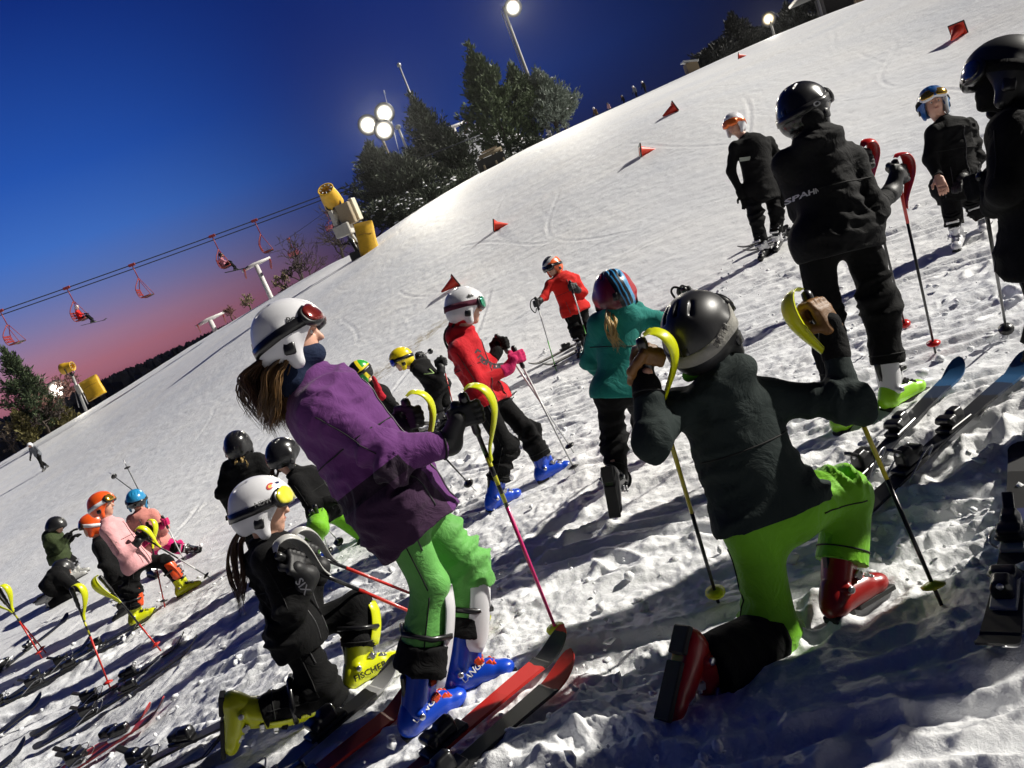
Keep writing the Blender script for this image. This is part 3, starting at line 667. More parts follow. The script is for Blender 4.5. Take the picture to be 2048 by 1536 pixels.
    if gaiter:
        gt0 = gaiter[2] if isinstance(gaiter, tuple) else .40
        for s in (gaiter[1] if isinstance(gaiter, tuple) else 'lr'):
            k_, a_ = j['k'+s], j['a'+s]; ax_ = nrm(a_-k_); Lk = np.linalg.norm(a_-k_)
            ob('gaiter', folds(sdf_mesh([c_(k_+ax_*Lk*gt0, a_+bf[s] @ A(0, .012+math.tan(lean_[s])*cuffh, cuffh-.012)*S, .106*S, .114*S, .02, cap=True), cut(k_+ax_*Lk*(gt0+.05), -ax_)], vox), [(k_, a_, .08*S, 0)], amp*.4*S, 6/S, 3.), gaiter[0] if isinstance(gaiter, tuple) else gaiter, tr)
    if hi:
        SEAM = _mats.get('seam_thread') or mat('seam_thread', (.004, .004, .004), .8)
        bj = BVHTree.FromPolygons(jm[0].tolist(), jm[1].tolist()); tv = np.array([v.co[:] for v in tr.data.vertices])+base; bt = BVHTree.FromPolygons(tv.tolist(), [p.vertices[:] for p in tr.data.polygons])
        def ring(bv, a, b, t, m_, par, r_=.0035, nm='seam', mx=.3):
            ax_ = nrm(b-a); c0 = a+(b-a)*t; x_ = nrm(np.cross(ax_, A(.3, .2, 1))); y_ = np.cross(ax_, x_); pts = []
            for q in np.linspace(0, 2*math.pi, 25):
                d_ = x_*math.cos(q)+y_*math.sin(q); h_ = bv.ray_cast(Vector(c0), Vector(d_), mx); pts.append(A(*h_[0])+d_*.001 if h_[0] is not None else None)
            if all(p is not None for p in pts): ob(nm, tube(pts, r_*S, 5, False), m_, par)
        def line(bv, a, b, d_, t0, t1, m_, par, r_=.003, nm='seam', n_=14, mx=.3):
            pts = []
            for t in np.linspace(t0, t1, n_):
                c0 = a+(b-a)*t; dd_ = nrm(d_-nrm(b-a)*np.dot(d_, nrm(b-a))); h_ = bv.ray_cast(Vector(c0), Vector(dd_), mx)
                if h_[0] is not None and (not pts or np.linalg.norm(A(*h_[0])-pts[-1]) < .08): pts.append(A(*h_[0])+dd_*.001)
            if len(pts) > 3: ob(nm, tube(pts, r_*S, 5), m_, par)
        ZP = zipm or mat('zip_grey', (.05, .05, .052), .4)
        for s in 'lr':
            sgn = -1 if s == 'l' else 1
            ring(bj, j['e'+s], j['w'+s], .93, SEAM, jo, .005, 'cuff_band', .12); ring(bj, j['s'+s], j['e'+s], .12, SEAM, jo, .003, 'seam', .16)
            line(bj, j['s'+s], j['e'+s], rt*sgn, .1, .95, SEAM, jo, .0025, mx=.14); line(bj, pel+rt*sgn*.06*S, chest+rt*sgn*.07*S, fw+rt*sgn*.6, -.1, .32, ZP, jo, .0035, 'pocket_zip')
            line(bt, j['h'+s], j['k'+s], rt*sgn, .15, .95, SEAM, tr, .003, mx=.18); line(bt, j['k'+s], j['a'+s], rt*sgn, .05, .7, SEAM, tr, .003, mx=.16); line(bt, j['h'+s], j['k'+s], rt*sgn*.8+fw*.6, .1, .5, ZP, tr, .004, 'pocket_zip', mx=.18)
            ring(bt, j['k'+s], a_ if False else j['a'+s], .62, SEAM, tr, .0035, 'hem_stitch', .16)
        line(bj, pel, chest, fw, -.25, 1.0, ZP, jo, .005, 'zipper', 20); ring(bj, pel, chest, .62, SEAM, jo, .003, 'seam', .32)
    # gloves
    for s in 'lr':
        i = 0 if s == 'l' else 1; g = gl[i] if isinstance(gl, tuple) else gl
        if g is None: continue
        k, mir, R_, t_ = hf[s]; go = ob('mitten' if k == 'mitten' else 'glove', xf(handmesh(k, mir, .006 if hi else .011), R_, t_, S*1.04), g, root)
        pb = t_+R_ @ (A(.032*mir, -.055, -.004) if k == 'grip' else A(0, -.05, 0))*S; fa = nrm(j['w'+s]-j['e'+s])
        ob('glove_cuff', sdf_mesh([c_(j['w'+s]-fa*.035*S, j['w'+s]+fa*.02*S, .051*S, .046*S, .02), c_(j['w'+s]+fa*.01*S, pb, .045*S, .038*S, .02)], vox*.8), gcuff or g, go)
    # boots
    for s in 'lr':
        a_ = j['a'+s]; R_ = bf[s]
        boot(root, R_, a_, S**.6*1.0, boots[0], boots[1], buck, hi, lean_[s])
    # helmet with goggles
    hm = None
    if hel is not None:
        hh = ob('helmet', xf(_helmet[.006 if hi else .012], HR, hc, Hs*1.02), hel, root, origin=hc); hm = hh
        if gog:
            tl, fm, lm, sm = gog[:4]; rr = gog[4] if len(gog) > 4 else .0
            fr, le = goggle(math.radians(tl), rr)
            gg = ob('goggles', xf(fr, HR, hc, Hs*1.02), fm, root); ob('lens', xf(le, HR, hc, Hs*1.02), lm, gg)
            ob('goggle_strap', xf(strap_band(math.radians(tl*.62)), HR, hc, Hs*1.02), sm, gg)
        if hi:
            for sx in (-1, 1): ob('ear_pad', xf(box((sx*.116, -.002, -.048), (.008, .022, .024), np.eye(3), .006), HR, hc, Hs*1.02), INK, hh)
            ob('clip', xf(box((0, -.145, -.01), (.014, .008, .022)), HR, hc, Hs*1.02), INK, hh)
    if hair:
        for hd_ in hair: strands(None, [hc+HR @ A(*q)*Hs if len(q) == 3 and not isinstance(q, np.ndarray) else q for q in hd_['path']], hd_['n'], hd_['spread']*Hs, hd_.get('thick', .003), hd_['m'], root, hd_.get('seed', 1), hd_.get('wav', .02))
    return dict(root=root, jacket=jo, trousers=tr, helmet=hm, j=j, HR=HR, hc=hc, Hs=Hs*1.02, hf=hf, fw=fw, up=up, rt=rt)
def grip_point(pr, s): return pr['hf'][s][3]

# ------------------------------------------------------------ ski poles
def ski_pole(label, top, tip, segs, guard=None, gdir=None, grip=INK, basket=INK, strap=False, s=1., sunk=.05, r=.0085):
    """top: middle of the grip, tip: where it meets the snow; segs: [(fraction, material)]"""
    top = A(*top); tip = A(*tip); ax = nrm(top-tip); L = np.linalg.norm(top-tip); root = thing('ski_pole', label, 'ski pole', tip, 'ski poles')
    f0 = 0.
    for f1, m in segs:
        a = tip+ax*L*f0; b = tip+ax*L*(f1 if f1 < .99 else 1); ob('shaft', tube([a, b], [r*(.72+.35*f0)*s, r*(.72+.35*f1)*s], 10), m, root); f0 = f1
    g = ob('grip', lathe([(.010*s, -.085*s), (.0155*s, -.07*s), (.0135*s, -.04*s), (.0165*s, -.02*s), (.0145*s, .0), (.0165*s, .03*s), (.0185*s, .062*s), (.016*s, .078*s), (.006*s, .084*s)], top, ax, 12), grip, root)
    ob('basket', lathe([(.011*s, -.012), (.036*s, -.004), (.038*s, .003), (.012*s, .014)], tip+ax*.065, ax, 12), basket, root); ob('spike', lathe([(.002, -sunk), (.005, 0), (.0055, .06)], tip, ax, 8), STEEL, root)
    if gdir is not None and guard is not None:
        gd = nrm(gdir-ax*np.dot(gdir, ax)); sd = np.cross(ax, gd)
        prof = [(.012, .088, .012), (.045, .098, .024), (.080, .080, .034), (.098, .040, .040), (.094, -.01, .038), (.072, -.06, .030), (.045, -.105, .021), (.020, -.15, .016), (.011, -.19, .013)]
        pth = smoothpath([(a, b, c) for a, b, c in prof], 26); V = []; F = []
        for (o_, z, wd) in pth:
            for i, q in enumerate(np.linspace(-1, 1, 9)):
                for lay in (0, 1): V.append(top+ax*z*s+gd*(o_-.020*q*q*(wd/.04)+lay*.005)*s+sd*(q*wd)*s)
        n = len(pth); ii = lambda i, k, l: (i*9+k)*2+l
        for i in range(n-1):
            for k in range(8): F += [(ii(i, k, 1), ii(i, k+1, 1), ii(i+1, k+1, 1), ii(i+1, k, 1)), (ii(i, k, 0), ii(i+1, k, 0), ii(i+1, k+1, 0), ii(i, k+1, 0))]
            for k in (0, 8): F.append((ii(i, k, 0), ii(i, k, 1), ii(i+1, k, 1), ii(i+1, k, 0)))
        ob('hand_guard', (np.array(V), F), guard, root)
    if strap is not False:
        gd = nrm(A(*strap)-ax*np.dot(A(*strap), ax)); ob('wrist_strap', tube(smoothpath([top+ax*.07*s, top+ax*.05*s+gd*.06*s, top-ax*.03*s+gd*.085*s, top-ax*.10*s+gd*.05*s, top-ax*.05*s+gd*.02*s], 16), .006*s, 6), BLACK, root)
    return root
# ------------------------------------------------------------ the class
def IM(du, dv, df=0.): return CR*du-CU*dv+_f*df
PURP = fab('purple_softshell', (.115, .028, .145)); GRNP = fab('green_ski_pants', (.13, .40, .085), .6); LIMEP = fab('lime_ski_pants', (.165, .46, .012), .6)
TEAL = fab('teal_fleece', (.012, .20, .17)); REDF = fab('red_sweatshirt', (.52, .006, .014)); REDJ = fab('red_jacket', (.62, .012, .008)); PINK = fab('pink_fleece', (.72, .36, .37)); CORAL = fab('coral_jacket', (.66, .26, .22))
MAG = fab('magenta_pants', (.62, .012, .16)); OLIVE = fab('olive_jacket', (.035, .05, .018)); DKGRN = fab('dark_green_sweatshirt', (.014, .022, .021)); TAN = mat('tan_leather', (.17, .075, .016), .55, bump=.5, scale=30, vary=.55)
DRED = pla('dark_red_plastic', (.30, .008, .006), .35); GREYJ = fab('grey_jacket', (.16, .17, .19)); GLB = mat('black_leather', (.01, .01, .011), .55, bump=.2, scale=50); MAGG = fab('magenta_glove', (.6, .015, .12)); REDM = fab('red_mitten', (.42, .006, .02))
HWHITE = pla('white_helmet', (.70, .70, .72), .34); HORG = pla('orange_helmet', (.85, .10, .012), .35); HYEL = pla('yellow_helmet', (.85, .66, .01), .3); HBLUE = pla('blue_helmet', (.02, .24, .48), .3); HRED = pla('crimson_helmet', (.32, .008, .03), .25)
HCHAR = pla('gloss_black_helmet', (.012, .012, .013), .25); HMATT = mat('matt_black_helmet', (.010, .010, .011), .42, coat=.15)
LDARK = mat('dark_lens', (.01, .01, .012), .08, coat=1.); LGOLD = mat('gold_lens', (.55, .33, .05), .12, .8); LBLUE = mat('blue_lens', (.01, .04, .5), .12, .3, coat=.6); LGRN = mat('green_lens', (.02, .3, .16), .12, .5, coat=.6); LRED = mat('red_lens', (.20, .02, .015), .15, .4, coat=.5)
LYEL = mat('yellow_lens', (.7, .66, .05), .15, coat=.5); LORG = mat('orange_lens', (.75, .16, .03), .2, .3)
GSTRAP = fab('grey_strap', (.30, .29, .26)); BRN = mat('brown_hair', (.075, .034, .013), .42, vary=.5); GBRN = mat('golden_brown_hair', (.17, .09, .03), .42, vary=.5); BLOND = mat('blonde_hair', (.55, .38, .14), .45, vary=.4); DBRN = mat('dark_brown_hair', (.03, .015, .008), .45, vary=.4)
def shade_bands(m, axis, stops, c0, axis2=None, lim=.2):
    """straight colour blocks along an axis of the garment; the dark ones paint in shade"""
    t = m.node_tree; b = t.nodes['Principled BSDF']; co = nd(t, 'ShaderNodeTexCoord').outputs['Object']; sb = nd(t, 'ShaderNodeVectorMath', operation='SUBTRACT'); t.links.new(co, sb.inputs[0]); sb.inputs[1].default_value = tuple(map(float, c0))
    dt = nd(t, 'ShaderNodeVectorMath', operation='DOT_PRODUCT'); t.links.new(sb.outputs[0], dt.inputs[0]); dt.inputs[1].default_value = tuple(map(float, nrm(axis)))
    v_ = math_node(t, 'ADD', dt.outputs['Value'], .5)
    if axis2 is not None:
        d2 = nd(t, 'ShaderNodeVectorMath', operation='DOT_PRODUCT'); t.links.new(sb.outputs[0], d2.inputs[0]); d2.inputs[1].default_value = tuple(map(float, nrm(axis2))); v_ = math_node(t, 'MAXIMUM', v_, math_node(t, 'GREATER_THAN', d2.outputs['Value'], lim))
    t.links.new(ramp(t, v_, stops, 'CONSTANT'), b.inputs['Base Color'])
def split_mat(name, stops, axis, scale, off=0., wob=0., rough=.32):
    """flat print in straight bands along an axis of the object's own space"""
    m = bpy.data.materials.new(name); m.use_nodes = True; t = m.node_tree; b = t.nodes['Principled BSDF']; b.inputs['Roughness'].default_value = rough; b.inputs['Coat Weight'].default_value = .25
    co = nd(t, 'ShaderNodeTexCoord').outputs['Object']; dt = nd(t, 'ShaderNodeVectorMath', operation='DOT_PRODUCT'); t.links.new(co, dt.inputs[0]); dt.inputs[1].default_value = tuple(map(float, nrm(axis)))
    v = math_node(t, 'ADD', math_node(t, 'MULTIPLY', dt.outputs['Value'], scale), off)
    if wob:
        n = nd(t, 'ShaderNodeTexNoise'); t.links.new(co, n.inputs[0]); n.inputs['Scale'].default_value = 14; v = math_node(t, 'ADD', v, math_node(t, 'MULTIPLY', math_node(t, 'SUBTRACT', n.outputs[0], .5), wob))
    t.links.new(ramp(t, v, stops, 'CONSTANT'), b.inputs['Base Color']); return m

def strap_of(pr): return [c for g_ in pr['root'].children if g_.name.startswith('goggles') for c in g_.children if c.name.startswith('goggle_strap')][0]
# girl in the purple jacket
A1 = person('girl in purple jacket and green ski pants, white helmet, standing beside red skis', .86, dict(
    hd=(586, 676, 0), sl=(668, 798, .15), sr=(638, 824, -.12), el=(745, 850, .22), er=(775, 908, -.17), wl=(800, 858, .2), wr=(893, 888, -.1), gl=(822, 836, .2), gr=(940, 828, -.08),
    hl=(828, 1004, .10), hr=(788, 1024, -.07), kl=(940, 1138, .15), kr=(862, 1172, -.02), al=(932, 1338, .13), ar=(822, 1375, -.03), tl=(1035, 1350, .16), tr=(905, 1352, .05)),
    IM(1, -.24, .10), D=2.75, jk=PURP, pt=GRNP, hel=HWHITE, gl=GLB, boots=(BLUEP, BLUEP), buck=ORGP, vox=.010, hup=IM(-.24, -1, 0), gog=(34, INK, LRED, INK, .012), hem=.13, amp=.017, tamp=1.1, flare=1.06, bulk=1.22, sqd=1.0, gaiter=BLACK, legb=1.06, cuffh=.15,
    poles=(IM(-.28, -1, .05), IM(-.35, -1, .02)), hair=[dict(path=[(-.0, -.06, -.06), (-.01, -.11, -.12), (-.02, -.13, -.20), (-.02, -.13, -.33)], n=800, spread=.075, m=BRN, thick=.0032, seed=4, wav=.022),
        dict(path=[(.06, -.03, -.08), (.07, -.08, -.14), (.05, -.12, -.24), (.04, -.12, -.33)], n=420, spread=.055, m=GBRN, thick=.003, seed=5, wav=.022)])
def neck_gaiter(pr, m, s=1.):
    R_, c, h = pr['HR'], pr['hc'], pr['Hs']; return ob('neck_gaiter', folds(sdf_mesh(opx([e_((0, .028, -.075), (.068, .080, .055), k=.02), c_((0, -.02, -.09), (0, -.03, -.16), .075, .088, .03), cut((0, 0, -.028), (0, -.35, 1))], R_, c, h*s), .010), [], 0), m, pr['root'])
shade_bands(PURP, A1['up'], [(0, (.042, .015, .046)), (.60, (.018, .007, .021)), (.66, (.115, .028, .145))], .5*(A1['j']['hl']+A1['j']['hr'])-worldloc(A1['root']), A1['fw'], .15)  # dark lower bands put the torso's shade into the jacket colour
neck_gaiter(A1, NAVY)
decal(A1['helmet'], A1['helmet'], 'poc', P(578, 634, 2.6), IM(1, -.12), IM(-.12, -1), .032, LETB)
def shin_guard(pr, s, m, fwdv, side=0., length=.30):
    k, a = pr['j']['k'+s], pr['j']['a'+s]; ax = nrm(k-a); fd = nrm(fwdv-ax*np.dot(fwdv, ax)); sd = np.cross(ax, fd); V = []; F = []; n = 14; L = np.linalg.norm(k-a)
    for i in range(n+1):
        t = i/n; z = .07+t*(L*.98-.05); wd = .055*(1-.15*t)*min(1, .35+math.sin(math.pi*min(max(t, .02), .98))*2.2); o_ = .092+.016*math.sin(t*math.pi)-.012*(t > .8)*(t-.8)*5
        for q in np.linspace(-1, 1, 9):
            for l in (0, 1): V.append(a+ax*z+fd*(o_*.86-.030*q*q+l*.006)+sd*q*wd)
    ii = lambda i, k_, l: (i*9+k_)*2+l
    for i in range(n):
        for k_ in range(8): F += [(ii(i, k_, 1), ii(i, k_+1, 1), ii(i+1, k_+1, 1), ii(i+1, k_, 1)), (ii(i, k_, 0), ii(i+1, k_, 0), ii(i+1, k_+1, 0), ii(i, k_+1, 0))]
        for k_ in (0, 8): F.append((ii(i, k_, 0), ii(i, k_, 1), ii(i+1, k_, 1), ii(i+1, k_, 0)))
    for i in (0, n):
        for k_ in range(8): F.append((ii(i, k_, 0), ii(i, k_+1, 0), ii(i, k_+1, 1), ii(i, k_, 1)))
    g = ob('shin_guard', (np.array(V), F), m, pr['root']); c = a+ax*L*.62
    ob('strap', tube([c+fd*.02+sd*.085, c+fd*.085+sd*.04, c+fd*.085-sd*.04, c+fd*.02-sd*.085, c-fd*.08-sd*.05, c-fd*.09+sd*.04, c+fd*.02+sd*.085], .011, 6), INK, g)
    return g, c, ax, fd, sd
for _b in [c for c in A1['root'].children if c.name.startswith('boot')]:
    cu_ = [c for c in _b.children if c.name.startswith('cuff')][0]; _c = np.mean([v.co[:] for v in _b.data.vertices], 0)+worldloc(_b); decal(_b, _b, 'LANGE', _c+CU*.02, IM(.85, -.75), IM(-.75, -.85), .030, LETW, off=.003)
shin_guard(A1, 'l', WHITEP, IM(.75, .2, -.75)); shin_guard(A1, 'r', WHITEP, IM(1, 0, .1))

# boy kneeling with raised fists
B1 = person('boy in dark sweatshirt and lime pants kneeling with both fists raised, seen from behind', .9, dict(
    hd=(1403, 668, 0), sl=(1356, 815, .02), sr=(1540, 798, .04), el=(1303, 880, -.16), er=(1692, 800, -.04), wl=(1294, 782, -.10), wr=(1668, 690, 0), gl=(1294, 722, -.10), gr=(1630, 628, .02),
    hl=(1497, 1050, 0), hr=(1582, 1018, .02), kl=(1553, 1262, .04), kr=(1694, 990, .13), al=(1395, 1332, -.16), ar=(1688, 1192, .06), tl=(1372, 1440, -.22), tr=(1775, 1192, .14)),
    IM(.55, -.46, .75), D=2.5, jk=DKGRN, pt=LIMEP, hel=HMATT, gl=TAN, boots=(DRED, DRED), vox=.010, hup=IM(-.22, -1, .1), gog=(30, INK, LDARK, GSTRAP, .012), hem=.0, bulk=1.03, hood=True, gcuff=BLACK, amp=.017, poles=(IM(-.9, -.15, -.3), IM(-.75, .3, -.5)), face=False, flat='r', flare=1.04, legb=1.12, tamp=1.4, cuffh=.06, gaiter=(BLACK, 'l', .06))
decal(B1['helmet'], strap_of(B1), 'SMITH', P(1456, 668, 2.3), IM(.5, -.86, 0), IM(-.86, -.5, 0), .030, mat('grey_print', (.06, .055, .05), .6), off=.002)
ob('helmet_lining', xf(sdf_mesh([c_((-.07, -.07, -.105), (.07, -.07, -.105), .02, .02, .01), c_((-.085, .0, -.11), (-.07, -.07, -.108), .016, .02, .01), c_((.06, -.05, -.11), (.05, -.07, -.108), .014, .02, .01)], .006), B1['HR'], B1['hc'], B1['Hs']), fab('green_lining', (.12, .45, .03)), B1['helmet'])

# kneeling girl, white helmet
C1 = person('girl in black jacket kneeling on one knee, white helmet with black strap', .85, dict(
    hd=(527, 1018, 0), sl=(556, 1092, .14), sr=(535, 1120, -.12), el=(625, 1205, .12), er=(588, 1222, -.16), wl=(640, 1140, .12), wr=(615, 1158, -.14), gl=(612, 1104, .12), gr=(585, 1124, -.14),
    hl=(606, 1258, .10), hr=(586, 1268, -.08), kl=(716, 1210, .12), kr=(645, 1382, -.05), al=(722, 1332, .07), ar=(490, 1425, -.12), tl=(792, 1336, .14), tr=(492, 1492, -.10)),
    IM(1, -.12, .12), D=3.25, jk=BLACK, pt=BLACK, hel=HWHITE, gl=GLB, boots=(YEL, YEL), vox=.010, hup=IM(-.22, -1, 0), gog=(26, INK, LYEL, INK, .012), hem=.08, flat='l', poles=(IM(-.75, -.4, -.6), IM(-.75, -.4, -.6)), amp=.017,
    hair=[dict(path=[(.0, -.09, -.08), (.0, -.13, -.16), (.0, -.14, -.30), (.0, -.13, -.46)], n=130, spread=.035, m=BRN, thick=.003, seed=8)])
decal(C1['helmet'], strap_of(C1), 'NDWAY', P(528, 1006, 3.1), IM(1, -.30), IM(-.30, -1), .026, mat('grey_print2', (.16, .16, .16), .6), off=.002)
disc = lambda r, n=14, cx=0., cy=0.: ([(cx+r*math.cos(i*2*math.pi/n), cy+r*math.sin(i*2*math.pi/n)) for i in range(n)], [tuple(range(n))])
decal(C1['helmet'], C1['helmet'], '', P(527, 978, 3.1), IM(1, -.3), IM(-.3, -1), .013, mat('red_print', (.5, .03, .02), .5), 'emblem', .0025, ([(math.cos(a)*r, math.sin(a)*r, 0) for a in np.linspace(.7, 5.6, 14) for r in (.55, 1)], [(2*i, 2*i+1, 2*i+3, 2*i+2) for i in range(13)]))
decal(C1['helmet'], C1['helmet'], '', P(527, 978, 3.1), IM(1, -.3), IM(-.3, -1), .0065, mat('gold_print', (.8, .45, .03), .5), 'emblem', .003, ([(x, y, 0) for x, y in disc(1)[0]], disc(1)[1]))
decal(C1['helmet'], C1['helmet'], '', P(535, 977, 3.1), IM(1, -.3), IM(-.3, -1), .012, mat('blue_print', (.02, .05, .4), .5), 'emblem', .002, ([(-.2, .35, 0), (1.3, .35, 0), (1.3, 1, 0), (-.2, 1, 0)], [(0, 1, 2, 3)]))
decal(C1['jacket'], C1['jacket'], 'SIX', P(606, 1172, 2.9), IM(.6, .8), IM(.8, -.6), .045, LETW, off=.006)
shin_guard(C1, 'l', YEL, IM(1, 0, .05)); shin_guard(C1, 'r', YEL, IM(.25, 1, -.2))
_b = [c for c in C1['root'].children if c.name.startswith('boot')][0]; decal(_b, _b, 'FISCHER', np.mean([v.co[:] for v in _b.data.vertices], 0)+worldloc(_b)+CR*.02, IM(1, -.36), IM(-.36, -1), .036, LETB, off=.003)

# tall boy, back print
D1 = person('tall boy in black sweatshirt with white back lettering, lime ski boots, seen from behind', .95, dict(
    hd=(1611, 226, 0), sl=(1572, 328, 0), sr=(1702, 320, 0), el=(1602, 425, .12), er=(1748, 418, -.02), wl=(1712, 355, .3), wr=(1782, 385, .10), gl=(1728, 322, .34), gr=(1795, 350, .16),
    hl=(1628, 478, 0), hr=(1714, 465, .02), kl=(1648, 622, .10), kr=(1758, 600, .06), al=(1672, 765, .05), ar=(1775, 735, .05), tl=(1740, 780, .12), tr=(1848, 742, .14)),
    IM(.85, -.15, .45), D=3.75, jk=CHAR, pt=BLACK, hel=HCHAR, gl=GLB, boots=(LIME, WHITEP), buck=INK, vox=.011, hup=IM(-.2, -1, .05), gog=(32, INK, LDARK, INK, .012), hem=.10, hood=True, bulk=1.0, legb=1.05, poles=(IM(-.25, -1, .1), IM(-.24, -1, .1)), cuffh=.12, amp=.011,
    flare=.92)
decal(D1['jacket'], D1['jacket'], 'SPAHN', P(1643, 369, 3.5), IM(1, -.16, .0), IM(-.16, -1), .034, LETW, off=.008, bold=.03)
ring = ([(math.cos(a)*r*1.5, math.sin(a)*r, 0) for a in np.linspace(0, 2*math.pi, 25) for r in (.55, 1)], [(2*i, 2*i+1, 2*i+3, 2*i+2) for i in range(24)])
decal(D1['helmet'], D1['helmet'], '', P(1645, 197, 3.55), IM(1, -.4), IM(-.4, -1), .012, mat('silver_print', (.5, .5, .5), .4), 'emblem', .008, ring)

# dark skier cut by the frame
E1 = person('tall skier all in black with black helmet, holding a black pole at the picture edge', 1.05, dict(
    hd=(2008, 158, 0), sl=(2022, 268, -.06), sr=(2150, 240, .12), el=(2012, 375, -.10), er=(2200, 380, .1), wl=(1992, 408, .06), wr=(2180, 460, .2), gl=(1964, 372, .1),
    hl=(2080, 500, 0), hr=(2165, 485, .06), kl=(2120, 680, .04), kr=(2215, 660, .1), al=(2170, 880, .05), ar=(2260, 850, .1), tl=(2220, 870, .2), tr=(2310, 830, .2)),
    IM(-.8, -.05, .35), D=2.95, vox=.012, hel=HMATT, hup=IM(-.2, -1, 0), gog=(10, INK, LDARK, BLACK, .008), hem=.10, bulk=1.08, skin=BLACK, poles=(IM(-.16, -1, .0), None), hands=('grip', 'open'), face=False, fwd=IM(-.5, .1, .8))

F1 = person('adult in black jacket facing the class, blue helmet and gold goggles, white boots', .95, dict(
    hd=(1866, 207, 0), sl=(1936, 258, .02), sr=(1868, 268, -.02), el=(1952, 320, 0), er=(1860, 318, -.04), wl=(1925, 356, -.12), wr=(1876, 354, -.14), hl=(1935, 368, .04), hr=(1893, 372, 0),
    kl=(1955, 418, .05), kr=(1905, 424, -.03), al=(1975, 470, .15), ar=(1915, 474, 0), tl=(1968, 484, .0), tr=(1908, 488, -.16)),
    IM(-.30, .16, -1), D=6.6, vox=.012, hel=split_mat('blue_white_helmet', [(0, (.01, .09, .30)), (.66, (.55, .58, .6)), (.76, (.01, .16, .42))], IM(1, -.3), 3, .5, .1), gl=(GLB, None), hands=('open', 'open'), boots=(WHITEP, WHITEP), gog=(34, WHITEP, LGOLD, BLACK, .012), hup=IM(-.3, -1, -.1), hem=.16, bulk=1.1)
G1 = person('skier in black with white helmet and orange goggles, arms hanging, beyond the tall boy', .98, dict(
    hd=(1469, 250, 0), sl=(1538, 286, .05), sr=(1470, 294, -.05), el=(1566, 335, .05), er=(1462, 342, -.02), wl=(1566, 385, 0), wr=(1482, 388, -.04), hl=(1543, 375, .04), hr=(1502, 380, -.02),
    kl=(1552, 432, .0), kr=(1512, 436, -.04), al=(1556, 484, .05), ar=(1524, 486, -.02), tl=(1545, 494, -.12), tr=(1506, 494, -.16)), IM(-.75, .12, -.6), D=9.15, vox=.016, hi=False, hel=HWHITE, gog=(4, LORG, LORG, LORG, .006), hands=('open', 'open'), boots=(INK, WHITEP), hem=.16, hup=IM(-.25, -1, 0))
ob('chest_logo', xf(box((0, 0, 0), (.07, .004, .022)), frame(IM(.2, .1, -1), IM(-.2, -1)), P(1490, 318, 9.0)), mat('pale_print', (.3, .33, .28), .6), G1['jacket'], False)

T1 = person('girl in teal fleece striding away, crimson and blue helmet, one boot sole lifted', .76, dict(
    hd=(1229, 590, 0), sl=(1196, 648, 0), sr=(1276, 634, .02), el=(1182, 720, .12), er=(1335, 648, .0), wl=(1215, 768, .25), wr=(1380, 625, .12), gr=(1370, 592, .14), hl=(1215, 782, 0), hr=(1262, 776, .03),
    kl=(1230, 880, .06), kr=(1290, 840, .45), al=(1226, 962, -.12), ar=(1316, 868, .75), tl=(1240, 1042, -.12), tr=(1345, 885, .95)), IM(.12, -.12, 1), D=3.95, vox=.011, jk=TEAL, hel=split_mat('crimson_blue_helmet', [(0, (.12, .004, .02)), (.40, (.004, .004, .006)), (.47, (.03, .20, .42)), (.50, (.004, .004, .006)), (.54, (.03, .22, .45)), (.565, (.004, .004, .006)), (.62, (.10, .34, .60)), (.69, (.42, .012, .02))], IM(.75, -.4), 3.2, .45, .05),
    boots=(INK, INK), gl=GLB, hup=IM(-.2, -1, .1), hem=.06, hood=True, face=False, poles=(None, IM(-.25, -1, .2)), hands=('open', 'grip'), flat='r',
    hair=[dict(path=[(-.05, -.10, -.07), (-.06, -.17, -.12), (-.055, -.205, -.20), (-.05, -.21, -.30)], n=80, spread=.018, m=BLOND, thick=.003, seed=3)])
R1 = person('girl in red sweatshirt striding with white poles, white helmet and green goggles', .86, dict(
    hd=(932, 616, 0), sl=(942, 684, .14), sr=(918, 700, -.12), el=(975, 735, .16), er=(960, 768, -.15), wl=(992, 706, .2), wr=(1014, 738, -.06), gl=(1004, 688, .22), gr=(1036, 714, -.02), hl=(986, 792, .10), hr=(962, 800, -.08),
    kl=(1052, 858, .10), kr=(1010, 890, -.05), al=(1086, 922, .12), ar=(984, 972, -.07), tl=(1130, 922, .16), tr=(1038, 996, .02)), IM(1, -.08, .15), D=5.1, vox=.011, jk=REDF, hel=HWHITE, gl=(BLACK, MAGG), boots=(BLUEP, BLUEP), hup=IM(-.15, -1, 0), gog=(14, INK, LGRN, fab('wine_strap', (.09, .01, .03)), .008), hem=.06, hood=True, poles=(IM(-.35, -1, 0), IM(-.38, -1, 0)),
    hair=[dict(path=[(-.0, -.09, -.09), (.0, -.12, -.16), (.0, -.11, -.28), (.0, -.09, -.36)], n=110, spread=.03, m=DBRN, thick=.003, seed=6)], amp=.017)
for i_, (u_, v_, r_) in enumerate(((956, 704, .6), (961, 715, .8), (968, 723, .7), (977, 727, .4), (985, 731, .2), (992, 732, .0), (1002, 731, -.1))):   # worn white print down the sleeve, not readable
    gl_ = [[(-.5, -.5), (-.15, -.5), (-.15, .5), (-.5, .5)], [(-.15, .15), (.5, .15), (.5, .5), (-.15, .5)], [(.2, -.5), (.5, -.5), (.5, .15), (.2, .15)], [(-.15, -.5), (.2, -.5), (.2, -.25), (-.15, -.25)]][:2+i_ % 3]
    decal(R1['jacket'], R1['jacket'], '', P(u_, v_, 4.6), IM(math.cos(r_), math.sin(r_)), IM(math.sin(r_), -math.cos(r_)), .030, LETW, 'print_mark', .004, ([(x, y, 0) for q in gl_ for x, y in q], [tuple(range(4*k, 4*k+4)) for k in range(len(gl_))]))
